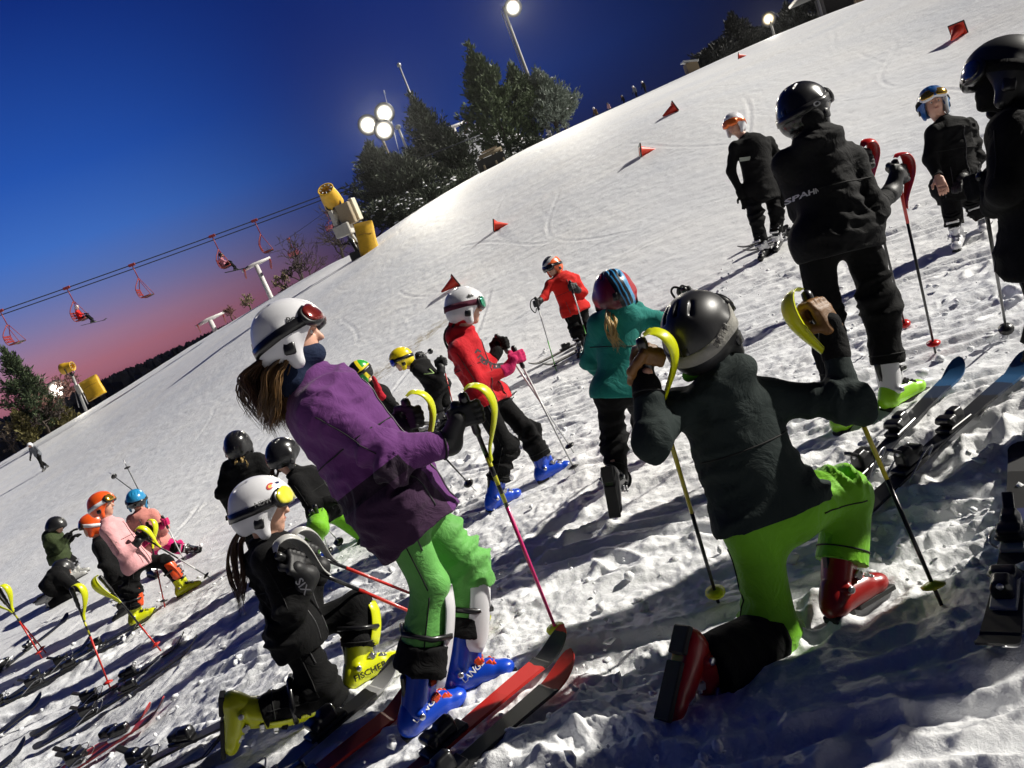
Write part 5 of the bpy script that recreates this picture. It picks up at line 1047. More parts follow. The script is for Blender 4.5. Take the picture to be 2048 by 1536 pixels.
def mound():
    c = P(960, 306, 88); n = 40; V = []; F = []
    for i in range(n+1):
        for k in range(n+1):
            x, y = (i/n*2-1)*16, (k/n*2-1)*14; z = 8.5*math.exp(-(x*x+y*y)/60)-7.5+.25*noise2(np.array([x*.4]), np.array([y*.4]))[0]; V.append((c[0]+x, c[1]+y, c[2]+z+2.2))
    F = [(i*(n+1)+k, (i+1)*(n+1)+k, (i+1)*(n+1)+k+1, i*(n+1)+k+1) for i in range(n) for k in range(n)]
    props(ob('far_snow_bank', (np.array(V), F), SNOW), kind='structure')
mound()

# ------------------------------------------------------------ trees
def leafmat(name, col):
    m = mat(name, col, .75, vary=.45); return m
CED = leafmat('cedar_green', (.075, .105, .045)); CEDD = leafmat('cedar_dark', (.026, .038, .018)); CEDF = leafmat('frosted_cedar', (.20, .235, .195)); NIGHT = leafmat('unlit_spruce', (.004, .006, .005)); BARK = mat('bark', (.05, .038, .028), .9, bump=.4, scale=20)  # crest spruce: lack of light put into a near-black leaf colour
TWIG = mat('twig_brown', (.055, .040, .034), .9); TWIGR = mat('twig_russet', (.20, .10, .085), .9); TWIGP = mat('twig_pale', (.24, .19, .11), .9); SHRUBY = leafmat('lamplit_shrub', (.12, .105, .03)); PINEG = leafmat('pine_green', (.05, .075, .03))  # sapling yellow: the lamp's light is put into the leaf colour
SNOWB = mat('branch_snow', (.78, .79, .82), .6)
def leaves(rg, C, dirs, per, L, w_, up=.4, spread=.35):
    """per leaf-shaped blades round every point of C, pointing roughly along dirs"""
    n = len(C); C = np.repeat(C, per, 0)+rg.normal(size=(n*per, 3))*spread*.5; D = np.repeat(dirs, per, 0)+rg.normal(size=(n*per, 3))*.55; D[:, 2] += up
    D /= np.linalg.norm(D, axis=1, keepdims=True); S_ = np.cross(D, rg.normal(size=(n*per, 3))); S_ /= np.linalg.norm(S_, axis=1, keepdims=True)
    l = (L*rg.uniform(.6, 1.4, n*per))[:, None]; ww = (w_*rg.uniform(.6, 1.3, n*per))[:, None]
    V = np.stack([C, C+D*l*.5+S_*ww, C+D*l, C+D*l*.5-S_*ww], 1).reshape(-1, 3); F = np.arange(n*per*4).reshape(-1, 4); return V, F
def conifer(label, ut, vt, d, wid, m, n=900, per=9, L=.32, w_=.055, seed=0, snow=0, ragged=.35, tip=1.0, group='evergreens beside the piste', name='evergreen_tree', minh=2.):
    rg = np.random.default_rng(seed); top = P(ut, vt, d); zb = min(H(top[0], top[1]), top[2]-minh)-.2; h = top[2]-zb; base = A(top[0], top[1], zb)
    root = thing(name, label, 'tree', base, group)
    ob('trunk', tube([base, base+A(.05, .03, h*.5), base+A(0, 0, h*.93)], [h*.022+.03, h*.014+.02, .012], 8), BARK, root)
    nb_ = max(60, n//5); t = rg.uniform(0, 1, nb_)**.8; th = rg.uniform(0, 2*math.pi, nb_); prof = (1-t)**.85*1.12*np.clip(.45+t*4, .4, 1)+.05
    rr = wid*prof*(1+ragged*1.3*noise2(th*1.3+seed, t*6)+rg.uniform(-.25, .3, nb_)); z0 = zb+.15+t*h*.86; tipp = np.stack([base[0]+np.cos(th)*rr, base[1]+np.sin(th)*rr, np.minimum(z0+rr*.55*tip+rg.uniform(-.1, .35, nb_), zb+h)], 1); root0 = np.stack([base[0]+0*th, base[1]+0*th, z0-.1], 1)
    tipp = np.vstack([tipp, [[base[0], base[1], zb+h]]*4]); root0 = np.vstack([root0, [[base[0], base[1], zb+h*.8]]*4])
    kk = max(4, n*per//len(tipp)//2); f_ = np.repeat(np.linspace(.35, 1, 6)[None], len(tipp), 0); C = (root0[:, None]+(tipp-root0)[:, None]*f_[..., None]).reshape(-1, 3); C += rg.normal(size=C.shape)*.06
    dr = np.repeat((tipp-root0)/np.maximum(np.linalg.norm(tipp-root0, axis=1, keepdims=True), 1e-6), 6, 0)
    ob('crown', leaves(rg, C, dr, max(6, kk//3), L, w_, .25*tip, .22), m, root, False); n = len(tipp); C = tipp; z = root0[:, 2]; rr = np.zeros(n)
    k = rg.choice(n, min(70, n), replace=False); bs = []
    for i in k: bs.append(tube([A(base[0], base[1], z[i]-.25*rr[i]), C[i]], [.025, .006], 4, False))
    ob('limb', join(*bs), BARK, root)['kind'] = 'stuff'
    if snow:
        k = rg.choice(n, snow); S_ = C[k]+A(0, 0, .08)+rg.normal(size=(snow, 3))*.15; Vs = []; Fs = []
        for i, p in enumerate(S_):
            a, b, c = rg.uniform(.06, .2), rg.uniform(.06, .16), rg.uniform(.03, .07); ph = rg.uniform(0, 3); o_ = len(Vs)
            for e_i in range(6): Vs.append(p+A(a*math.cos(e_i*1.047+ph), b*math.sin(e_i*1.047+ph), -c*.5))
            for e_i in range(6): Vs.append(p+A(a*.6*math.cos(e_i*1.047+ph), b*.6*math.sin(e_i*1.047+ph), c*.4))
            Vs.append(p+A(0, 0, c)); Fs += [(o_+e_i, o_+(e_i+1) % 6, o_+6+(e_i+1) % 6, o_+6+e_i) for e_i in range(6)]+[(o_+6+e_i, o_+6+(e_i+1) % 6, o_+12) for e_i in range(6)]
        ob('snow_load', (np.array(Vs), Fs), SNOWB, root)['kind'] = 'stuff'
    return root
conifer('tall bushy evergreen with ragged top beside the light mast', 938, 92, 60, 2.5, CED, 1500, 10, .36, .07, 1)
conifer('evergreen between the tall bushy one and the frosted one', 1022, 132, 62, 1.8, CED, 900, 10, .34, .065, 2, tip=1.3)
conifer('frosted pale evergreen at the foot of the light mast', 1072, 142, 62, 1.9, CEDF, 1000, 10, .32, .06, 3, snow=10)
conifer('small frosted evergreen nearest the crest', 1106, 188, 63, 1.45, CEDF, 650, 10, .32, .055, 4, snow=12, tip=1.5)
conifer('dark slender evergreen with a bare mast behind it', 822, 192, 57, 2.3, CEDD, 1200, 10, .34, .06, 5, ragged=.5)
conifer('broad dark evergreen below the bright flood lights', 738, 292, 53, 2.7, CEDD, 1300, 10, .34, .06, 6, ragged=.45)
conifer('dark evergreen between the slender one and the far snow bank', 884, 262, 56, 1.8, CEDD, 900, 10, .34, .06, 7)
conifer('dark evergreen low in the gap behind the snow cannon', 790, 318, 51, 2.2, CEDD, 900, 10, .34, .06, 8)
for i, (u, v, d, wd, sn, lab) in enumerate(((762, 408, 47, 1.6, 70, 'low snow-flecked shrub beside the yellow pad'), (806, 418, 46, 1.5, 60, 'low snow-flecked shrub, second from the yellow pad'), (850, 384, 48, 1.6, 40, 'low snow-flecked shrub, third from the yellow pad'), (912, 352, 51, 1.7, 15, 'low dark shrub under the far snow bank'), (1000, 322, 55, 1.4, 5, 'low dark shrub in front of the tall evergreen'), (1060, 282, 60, 1.3, 30, 'low snow-flecked shrub under the frosted evergreen'))):
    conifer(lab, u, v, d, wd, CEDD, 520, 8, .26, .045, 20+i, snow=sn, ragged=.5, name='evergreen_shrub', group='shrubs along the crest', minh=1.6)['category'] = 'shrub'
for i, (u, v, d, wd, lab) in enumerate(((1462, 30, 92, 2.4, 'darkened spruce on the dark crest, tallest one'), (1430, 92, 90, 2.6, 'darkened evergreen beside the tallest dark spruce'), (1500, 62, 94, 2.8, 'darkened evergreen beside the distant lamp'), (1572, 12, 92, 3.2, 'darkened evergreen behind the distant lamp'), (1625, -30, 92, 3.4, 'darkened evergreen beside the dark hut'))):
    conifer(lab, u, v, d, wd, NIGHT, 700, 8, .5, .1, 40+i, group='dark trees on the crest')
conifer('pine tree cut by the picture edge above the lit shrubs', 8, 702, 56, 1.7, PINEG, 700, 10, .34, .05, 60, ragged=.6, group='trees at the piste edge')
conifer('small pine beside the lit lamp', 50, 762, 57, 1.1, PINEG, 450, 10, .30, .05, 61, ragged=.6, group='trees at the piste edge')

def bare_tree(label, ut, vt, d, m, spread=.6, levels=5, seed=0, name='bare_tree', cat='tree', group='bare trees behind the piste', minh=1.5, r0=.1, droop=0., base=None, twig=None, tmin=.017):
    rg = np.random.default_rng(seed); top = P(ut, vt, d); zb = min(H(top[0], top[1]), top[2]-minh)-.1; h = top[2]-zb; root = thing(name, label, cat, (top[0], top[1], zb), group); tr = []; br = []
    def grow(p, dr, L, r, lv):
        q = p+dr*L*.5+rg.normal(size=3)*L*.06; e2 = p+dr*L+rg.normal(size=3)*L*.08; (tr if lv == 0 else br).append(tube([p, q, e2], [r, r*.85, r*.62], 5 if lv < 2 else 3, False))
        if lv >= levels: return
        for _ in range(3 if lv < 3 else 2 if rg.random() < .6 else 3):
            nd_ = nrm(dr+rg.normal(size=3)*spread+A(0, 0, .22-droop)); grow(p+(e2-p)*rg.uniform(.5, 1) if lv else e2-(e2-p)*rg.uniform(0, .45), nd_, L*rg.uniform(.55, .85), max(r*rg.uniform(.48, .66), tmin), lv+1)
    grow(A(top[0], top[1], zb), nrm(A(rg.normal()*.08, rg.normal()*.08, 1)), h*.36, r0, 0)
    # scale so the crown reaches the marked top
    allv = np.concatenate([b[0] for b in br]); k = h/max(allv[:, 2].max()-zb, .1); c = A(top[0], top[1], zb); f = lambda vf: ((vf[0]-c)*k+c, vf[1])
    ob('trunk', f(join(*tr)), BARK if twig is None else m, root); ob('crown', f(join(*br)), m, root)
    return root
bare_tree('large bare tree with fine dark twigs beside the snow cannon', 628, 398, 66, TWIG, .55, 6, 1, r0=.22)
bare_tree('bare tree lower down behind the second lift tower', 560, 470, 70, TWIG, .6, 6, 2, r0=.16)
bare_tree('bare tree close behind the snow cannon boxes', 690, 420, 60, TWIG, .6, 5, 3, r0=.15)
for i, (u, v, d, m, lab) in enumerate(((560, 545, 60, TWIGP, 'pale bare shrub beside the white lift tower'), (486, 586, 60, TWIGP, 'pale bare shrub between the lift towers'), (452, 610, 62, TWIGR, 'russet bare shrub beside the lower lift tower'), (590, 520, 62, TWIG, 'brown bare shrub right of the white lift tower'), (96, 752, 58, TWIGR, 'russet shrub in front of the small pine'), (40, 772, 57, TWIGR, 'russet shrub under the edge pine'), (20, 820, 56, TWIGP, 'pale shrub low at the picture edge'), (70, 815, 56, TWIG, 'brown shrub in the middle of the lit thicket'), (8, 862, 55, TWIG, 'brown shrub in the lowest corner of the thicket'), (120, 838, 58, TWIG, 'brown shrub below the lit lamp'))):
    bare_tree(lab, u, v, d, m, .75, 6, 70+i, 'bare_shrub', 'shrub', 'bare shrubs at the piste edge', r0=.08, tmin=.026)
for i, (u, v, d, lab) in enumerate(((32, 826, 55.5, 'yellow-lit sapling with pale stem in the thicket'), (96, 810, 57.5, 'yellow-lit sapling under the lamp'), (126, 822, 58, 'yellow-lit sapling beside the snow lance'))):
    conifer(lab, u, v, d, .55, SHRUBY, 70, 8, .28, .07, 90+i, ragged=.6, group='lit saplings under the lamp', name='sapling', minh=1.8)

# ------------------------------------------------------------ flood lights
GALV = mat('galvanised_steel', (.48, .48, .47), .45, .6, vary=.12); POLEM = mat('painted_pole', (.36, .35, .33), .6, vary=.15); WOODP = mat('timber_pole', (.24, .19, .13), .85, bump=.3, vary=.3)
def lampmat(name, col, s0):
    """lamp glass with a glare halo put into its emission, fading from middle to rim"""
    m = bpy.data.materials.new(name); m.use_nodes = True; t = m.node_tree; b = t.nodes['Principled BSDF']; b.inputs['Base Color'].default_value = (.02, .02, .03, 1); b.inputs['Emission Color'].default_value = (*col, 1)
    co = nd(t, 'ShaderNodeTexCoord').outputs['Object']; ln = nd(t, 'ShaderNodeVectorMath', operation='LENGTH'); t.links.new(co, ln.inputs[0]); r_ = ln.outputs['Value']
    core = math_node(t, 'MULTIPLY', math_node(t, 'POWER', math_node(t, 'SUBTRACT', 1., math_node(t, 'MINIMUM', math_node(t, 'DIVIDE', r_, .80), 1.)), 3.6), s0)
    t.links.new(core, b.inputs['Emission Strength']); return m
LAMPE = lampmat('lamp_glass_halo', (1, .93, .80), 40.); LAMPS = lampmat('lamp_glass_halo_far', (1, .82, .5), 25.)
def lamp_mast(label, pu, pv, d, heads, pole=POLEM, r=.13, twin=False, watts=900, em=LAMPE, hs=1., low=None):
    """pole top pixel; heads: list of pixels of the lit lamps"""
    top = P(pu, pv, d); zb = H(top[0], top[1]) if low is None else low; base = A(top[0], top[1], zb); root = thing('light_mast', label, 'light mast', base, 'flood light masts'); h = top[2]-zb
    ob('pole', tube([base-A(0, 0, .3), base+A(0, 0, h)], [r*1.15, r*.7], 10), pole, root)
    if twin: ob('conduit', tube([base+A(-.28, -.1, h*.1), base+A(-.28, -.1, h*.98)], .05, 8), GALV, root)
    for k, (u, v) in enumerate(heads):
        c = P(u, v, d); aim = nrm((CAMPOS+A(2, 4, -1.5)-c)); R_ = frame(aim, A(0, 0, 1)); a = ob('lamp_arm', tube([base+A(0, 0, h*.97), c-aim*.2*hs], .04, 6), GALV, root)
        hd = ob('lamp_head', xf(join(lathe([(.12, -.32), (.22, -.26), (.30, -.05), (.34, .0), (.33, .02)], (0, 0, 0), (0, 1, 0), 16)), R_, c, hs), mat('lamp_housing', (.2, .2, .2), .5, .5), root)
        ob('lamp_lens_halo', xf(lathe([(.78/hs, .01), (.78/hs, .02), (.5/hs, .055), (.2/hs, .075), (.01, .08)], (0, 0, 0), (0, 1, 0), 28), R_, c, hs), em, hd, origin=c)  # oversized lens disc carries the painted glare halo
        L = bpy.data.lights.new('lamp', 'SPOT'); L.energy = watts; L.color = (1, .93, .78); L.spot_size = math.radians(74); L.spot_blend = .9; L.shadow_soft_size = .25
        lo = bpy.data.objects.new('lamp_light', L); COL.objects.link(lo); lo.parent = root; lo.location = tuple(c+aim*.25*hs-base); lo.rotation_euler = Vector(-aim).to_track_quat('Z', 'Y').to_euler()
    return root
lamp_mast('tall light mast with one bright lamp rising behind the frosted evergreen', 1006, 14, 67, [(1026, 15)], twin=True, r=.17, watts=9000, hs=1.5)
lamp_mast('light mast with three bright lamps above the dark evergreens', 748, 238, 58, [(736, 250), (769, 226), (768, 260)], WOODP, .13, watts=3500, hs=1.2)
lamp_mast('small distant light mast with warm lamp on the dark crest', 1540, 42, 84, [(1537, 38)], POLEM, .14, watts=2500, em=LAMPS, hs=1.5)
lamp_mast('lit lamp on a short mast in the thicket at the picture edge', 104, 784, 60, [(115, 779)], WOODP, .10, watts=2000, hs=1.4)
_sp = [o for o in COL.objects if o.type == 'LIGHT' and o.data.type == 'SPOT']
def mast(label, ut, vt, d, r, m, tilt=(0, 0), name='snow_lance', cat='snow lance'):
    top = P(ut, vt, d); zb = H(top[0], top[1]); root = thing(name, label, cat, (top[0], top[1], zb)); b = A(top[0]+tilt[0], top[1]+tilt[1], zb)
    ob('mast', tube([b, top], [r*1.2, r*.6], 8), m, root); ob('nozzle', lathe([(r*.6, -.25), (r*1.6, -.2), (r*1.6, .0), (r*.7, .08)], top, top-b, 8), GALV, root); return root
mast('bare slanting mast behind the dark slender evergreen', 797, 128, 62, .11, GALV)
mast('thin antenna mast above the three lamps', 768, 182, 58.5, .03, GALV, (-1.6, 0), 'antenna_mast', 'antenna')
mast('white snow lance between the lamps and the dark evergreen', 795, 252, 60, .14, mat('white_paint', (.75, .75, .74), .5))
mast('yellow-lit snow lance below the lit lamp', 123, 802, 59, .07, POLEM)

# ------------------------------------------------------------ snow cannons and their pads
YPAINT = mat('yellow_paint', (.72, .42, .02), .5, vary=.12, bump=.05); BEIGE = mat('beige_box', (.33, .27, .18), .6, vary=.15); GREYB = mat('pale_grey_box', (.52, .51, .47), .55, vary=.1)
def snow_gun(label, ub, vb, d, ubase, vbase, aim, s=1.):
    c = P(ub, vb, d); base = P(ubase, vbase, d); base[2] = H(base[0], base[1]); root = thing('snow_cannon', label, 'snow cannon', base, 'snow cannons'); a = nrm(aim); z = A(0, 0, 1)
    bar = ob('barrel', lathe([(.40*s, -.55*s), (.46*s, -.50*s), (.43*s, -.1*s), (.36*s, .35*s), (.38*s, .42*s), (.33*s, .43*s), (.31*s, .2*s), (.30*s, -.2*s)], c, a, 22), YPAINT, root)
    ob('fan', join(lathe([(.30*s, -.12*s), (.1*s, -.05*s), (.08*s, .16*s), (.02*s, .2*s)], c, a, 14)), INK, bar)
    for k in range(8):
        x = nrm(np.cross(a, z)); y = np.cross(x, a); t = k*.785; dr = x*math.cos(t)+y*math.sin(t); ob('nozzle', tube([c+a*.40*s+dr*.30*s, c+a*.44*s+dr*.2*s], .025*s, 5), GALV, bar)
    neck = c-z*.75*s; ob('yoke', join(tube([c-z*.42*s, neck], .11*s, 8), tube([c+np.cross(a, z)*.46*s, c+np.cross(a, z)*.46*s-z*.5*s, neck], .05*s, 6), tube([c-np.cross(a, z)*.46*s, c-np.cross(a, z)*.46*s-z*.5*s, neck], .05*s, 6)), INK, root)
    ob('mast', tube([neck, base+z*.3], [.10*s, .13*s], 8), GALV, root); return root, c, base, a
g1, gc, gb, ga = snow_gun('yellow fan snow cannon with control boxes above the yellow pad', 659, 392, 36, 726, 512, IM(-.25, -.55, -.9), 1.05)
R45 = frame(A(.25, 1, 0), A(0, 0, 1)); zz = A(0, 0, 1)
def at(u, v, d=35.8): return P(u, v, d)
ob('control_box', box(at(694, 428), (.34, .28, .50), R45, .03), BEIGE, g1, False); ob('side_panel', box(at(711, 418, 36), (.10, .25, .52), R45, .02), mat('cream_panel', (.6, .55, .42), .6), g1, False)
ob('housing', box(at(688, 460), (.40, .30, .28), R45, .04), GREYB, g1, False); ob('frame_rail', box(at(674, 447), (.10, .25, .62), R45, .02), GREYB, g1, False)
ob('hydraulic', join(tube([at(700, 478), at(722, 512)], .12, 6), tube([at(715, 476), at(738, 506)], .06, 6), tube([at(695, 482), at(730, 490)], .05, 6)), INK, g1); ob('skid', box(at(722, 508), (.42, .4, .22), R45, .05), INK, g1, False)
def pad(label, u0, v0, u1, v1, w_, d):
    a = P(u0, v0, d); b = P(u1, v1, d); n = 12; V = []; F = []; ax = a-b; L = np.linalg.norm(ax); c0 = b; root_loc = A(b[0], b[1], b[2])
    prof = [(-w_/2, -.05), (-w_/2, .10), (-w_*.42, .19), (0, .22), (w_*.42, .19), (w_/2, .10), (w_/2, -.05)]; x = nrm(np.cross(A(0, -1, 0), A(0, 0, 1)))*-1; up = nrm(ax)
    fr = nrm(np.cross(up, A(1, 0, 0)))*1.0
    if fr[1] > 0: fr = -fr
    sd = np.cross(fr, up)
    for t in np.linspace(0, 1, 8):
        for (px, py) in prof: V.append(c0+up*L*t+sd*px*(1+.02*math.sin(t*9))+fr*(py+.012*math.sin(t*14)))
    k = len(prof)
    for i in range(7):
        for q in range(k): F.append((i*k+q, i*k+(q+1) % k, (i+1)*k+(q+1) % k, (i+1)*k+q))
    F += [tuple(range(k)), tuple(7*k+q for q in range(k))[::-1]]
    r_ = thing('safety_pad', label, 'safety pad', root_loc, 'yellow safety pads'); ob('foam_mat', (np.array(V), F), YPAINT, r_)
    ob('seam', tube([c0+up*L*.62-sd*w_*.38+fr*.20, c0+up*L*.64+fr*.232, c0+up*L*.63+sd*w_*.35+fr*.20], .01, 4), mat('seam_dark', (.25, .13, .01), .7), r_.children[0]); return r_
pad('tall yellow safety pad wrapped below the snow cannon with boxes', 726, 446, 741, 510, .86, 35.2)
g2, gc2, gb2, ga2 = snow_gun('distant yellow snow cannon on a grey mast in front of the pink sky', 136, 735, 52, 164, 806, IM(.9, -.25, -.1), .85)
ob('control_box', box(P(158, 778, 52), (.16, .16, .32), np.eye(3), .02), GREYB, g2, False); ob('stay', join(tube([P(150, 786, 52), P(158, 815, 52)], .03, 5), tube([P(165, 786, 52), P(176, 808, 52)], .03, 5)), GALV, g2)
pad('distant square yellow safety pad below the far snow cannon', 176, 758, 196, 794, 1.28, 51)

# ------------------------------------------------------------ chair lift
CABLE = mat('cable', (.02, .025, .04), .6); CHR = mat('red_chair_paint', (.30, .035, .035), .5, vary=.1); PLK = mat('seat_plank', (.05, .03, .025), .8)
ca, cb = P(-500, 790, 46), P(960, 270, 55)
def cable(label, off):
    t = np.linspace(0, 1, 30)[:, None]; pts = ca+(cb-ca)*t+A(*off)-A(0, 0, 1)*(4*.35*t*(1-t)); o = ob('haul_cable', tube(pts, .036, 6), CABLE); props(o, label, 'cable', 'chairlift cables')
cable('upper haul cable of the chairlift', (0, 0, 0)); cable('lower haul cable of the chairlift', (0, 2.5, -.03))
cdir = nrm((cb-ca)*A(1, 1, 0))
def on_cable(u): # point on the lift line at image column u
    best = None
    for t in np.linspace(0, 1, 900):
        p = ca+(cb-ca)*t-A(0, 0, 1)*(4*.35*t*(1-t)); q = p-CAMPOS; x = 1024+FPX*(q @ CR)/(q @ _f)
        if best is None or abs(x-u) < best[0]: best = (abs(x-u), p)
    return best[1]
def chair(label, top, fdir=cdir, s=1., drop=1.9):
    f = nrm(fdir); r = np.cross(f, A(0, 0, 1)); z = A(0, 0, 1); root = thing('lift_chair', label, 'lift chair', top, 'chairs of the chairlift'); j_ = top-z*.85*s; st = top-z*drop*s
    ob('grip', box(top, (.06, .22, .09), np.stack([r, f, z], 1)), CHR, root, False); ob('hanger', tube([top, j_], .03*s, 6), CHR, root); ob('cross_bar', tube([j_-r*.22*s, j_+r*.22*s], .03*s, 6), CHR, root)
    for q in (-1, 1): ob('side_frame', tube(smoothpath([j_+r*q*.2*s, st+r*q*.52*s+z*.55*s-f*.30*s, st+r*q*.52*s-f*.26*s, st+r*q*.52*s+f*.30*s], 14), .026*s, 6), CHR, root)
    for q in (-1, 1): ob('arm_rail', tube([j_+r*q*.2*s, st+r*q*.50*s+f*.28*s+z*.1*s, st+r*q*.5*s+f*.3*s], .018*s, 5), CHR, root)
    ob('seat', box(st+f*.02*s, (.52*s, .26*s, .035*s), np.stack([r, f, z], 1)), PLK, root, False)
    for k in range(3): ob('back_slat', box(st-f*(.27+.03*k)*s+z*(.18+.15*k)*s, (.52*s, .022*s, .055*s), np.stack([r, f, z], 1)), CHR, root, False)
    return root, st, f, r
def rider(label, st, f, r, off, jk, hel, pt):
    z = A(0, 0, 1); q = lambda x, y, h: st+r*(x+off)+f*y+z*h
    J = dict(hd=q(0, .02, .82), sl=q(-.19, -.08, .55), sr=q(.19, -.08, .55), el=q(-.27, .08, .32), er=q(.27, .08, .32), wl=q(-.2, .3, .28), wr=q(.2, .3, .28), hl=q(-.1, -.1, .1), hr=q(.1, -.1, .1), kl=q(-.14, .36, .12), kr=q(.14, .36, .12), al=q(-.14, .46, -.30), ar=q(.14, .46, -.30), tl=q(-.14, .66, -.33), tr=q(.14, .66, -.33))
    return person(label, .98, J, f, jk=jk, pt=pt, hel=hel, vox=.03, hi=False, hup=z, hands=('open', 'open'), group='lift', amp=.005)
def rider_ski(label, pr, s):
    a = pr['j']['a'+s]; t = pr['j']['t'+s]; f = nrm(t-a)*A(1, 1, 1); c = a-A(0, 0, .13)+f*.05; R_ = frame(f, A(0, 0, 1)); r_ = thing('ski', label, 'ski', c, 'skis of the lift riders')
    ob('ski_blade', join(box(c-f*.05, (.045, .72, .012), R_), box(c+f*.72+A(0, 0, .05), (.042, .10, .010), frame(nrm(f+A(0, 0, .5)), A(0, 0, 1)))), INK, r_, False); ob('binding', box(c+A(0, 0, .03), (.035, .17, .02), R_), GREYP, r_, False)
PJ = fab('pink_grey_jacket', (.5, .2, .25))
for u, lab, rid in ((0, 'red lift chair cut by the picture edge', []), (133, 'red lift chair carrying a rider in a red jacket', [('chairlift rider in red jacket and white helmet, nearest the picture edge', 0., REDJ, HWHITE)]), (264, 'empty red lift chair in front of the blue sky', []),
                    (424, 'red lift chair carrying two riders', [('chairlift rider in pink jacket on the chair with two riders', .27, PJ, HMATT), ('chairlift rider in wine red jacket on the chair with two riders', -.27, fab('wine_jacket', (.2, .02, .05)), HMATT)]), (508, 'empty red lift chair against the bare tree', [])):
    tp = on_cable(u); ch, st, f, r = chair(lab, tp, s=1.15)
    for (lb, off, jk, hl_) in rid:
        pr = rider(lb, st, f, r, off, jk, hl_, BLACK)
        for s in 'lr': rider_ski(('inner' if s == 'l' else 'outer')+' ski of the '+lb.split(' and ')[0].replace('chairlift ', '').split(' on the')[0]+' on the lift', pr, s)
for u, v, lab in ((577, 478, 'red lift chair hanging low in front of the bare tree'), (652, 425, 'red lift chair half hidden by the snow cannon boxes'), (914, 288, 'red lift chair between the dark evergreens')): chair(lab, P(u, v, 72), cdir+A(0, -1.5, 0), 1.0, 1.7)
c2a, c2b = P(577, 478, 72)+A(0, 0, .0), P(914, 288, 72)
props(ob('haul_cable', tube([c2a-(c2b-c2a)*.08+A(0, 0, .06), c2a+A(0, 0, .06), P(652, 425, 72)+A(0, 0, .06), c2b+A(0, 0, .06), P(1000, 240, 73)], .02, 5), CABLE), 'haul cable of the farther lift behind the bare tree', 'cable', 'chairlift cables')
TWR = mat('white_tower_paint', (.68, .66, .64), .5, vary=.1)
def tower(label, u, v, d, s=1.):
    top = P(u, v, d); zb = min(H(top[0], top[1]), top[2]-3)-1; root = thing('lift_tower', label, 'lift tower', (top[0], top[1], zb), 'lift towers'); r = nrm(A(1, .35, 0)); z = A(0, 0, 1); f = np.cross(z, r)
    ob('column', tube([A(top[0], top[1], zb), top], [.30*s, .24*s], 12), TWR, root); ob('cross_arm', join(tube([top-r*1.5*s-z*.1, top-r*.2*s+z*.1*s, top+r*.2*s+z*.1*s, top+r*1.6*s+z*.2*s], [.14*s, .2*s, .2*s, .12*s], 8)), TWR, root)
    for q in (-1, 1): ob('sheave_train', box(top+r*q*1.35*s-z*.42*s-f*.2, (.07*s, 1.1*s, .16*s), np.stack([r, nrm(f+z*.45*q*0-z*.3), nrm(np.cross(r, f))], 1)), CHR, root, False)
tower('white T-shaped lift tower beside the pale shrub', 512, 530, 78, 1.0); tower('white T-shaped lift tower sinking behind the slope', 420, 640, 80, 1.0); tower('white lift tower head between the evergreens', 906, 256, 72, .9)

# ------------------------------------------------------------ tipped marker cones
CONE = mat('orange_cone_vinyl', (.80, .055, .022), .45, vary=.06); CONEB = mat('cone_base_black', (.012, .010, .010), .6)
def cone(label, ub, vb, ut, vt, d, h=.40, face=-.35):
    def rest(u, v, hh):
        ds = np.linspace(d*.6, d*1.5, 500); pts = CAMPOS+ds[:, None]*(_f+(u-1024)/FPX*CR-(v-768)/FPX*CU); g_ = pts[:, 2]-hbase(pts[:, 0], pts[:, 1])-hh; i = int(np.argmax(g_ < 0)) if (g_ < 0).any() else int(np.argmin(g_)); return pts[i]
    b = rest(ub, vb, .13); t0 = rest(ut, vt, .03); db = (b-CAMPOS) @ _f; h = float(np.clip(np.linalg.norm(t0-b), .34, .5)) if abs((t0-CAMPOS) @ _f-db) < .5 else h
    ax = nrm(A(*(P(ut, vt, db)-b))+_f*(-face)*.25); ax = nrm(ax*A(1, 1, 0)-A(0, 0, .26)); tip = b+ax*h; R_ = frame_z(ax, A(.3, .2, 1)); root = thing('marker_cone', label, 'marker cone', b, 'tipped orange marker cones')
    base = ob('cone_base', xf(box((0, 0, .012), (.165, .165, .014), np.eye(3), .008), R_, b), CONEB, root, False); ob('cone_skirt', xf(box((0, 0, .030), (.145, .145, .006), np.eye(3), .003), R_, b), CONE, root, False)
    ob('cone_body', xf(lathe([(.135, .03), (.12, .05), (.022, h*.97), (.012, h)], (0, 0, 0), (0, 0, 1), 20), R_, b), CONE, root)
    ob('cone_underside', xf(lathe([(.11, -.004), (.105, .001), (.02, .0015)], (0, 0, 0), (0, 0, 1), 20), R_, b), CONE, base)
cone('tipped orange cone nearest the picture corner, showing its dark base', 1917, 60, 1896, 90, 15.5, .44, .75)
cone('small tipped orange cone on the crest line', 1476, 113, 1490, 117, 36, .40, .2)
cone('tipped orange cone pointing down, above the black-clad skiers', 1350, 214, 1327, 228, 20.2, .42, -.1)
cone('tipped orange cone with its point to the slope side, lower of the upper pair', 1279, 303, 1311, 298, 18, .42, .1)
cone('tipped orange cone alone in the middle of the slope', 989, 452, 1017, 455, 19.3, .42, .3)
cone('tipped orange cone just behind the white helmet of the red-sweatshirt girl', 912, 561, 886, 588, 16.6, .46, .1)

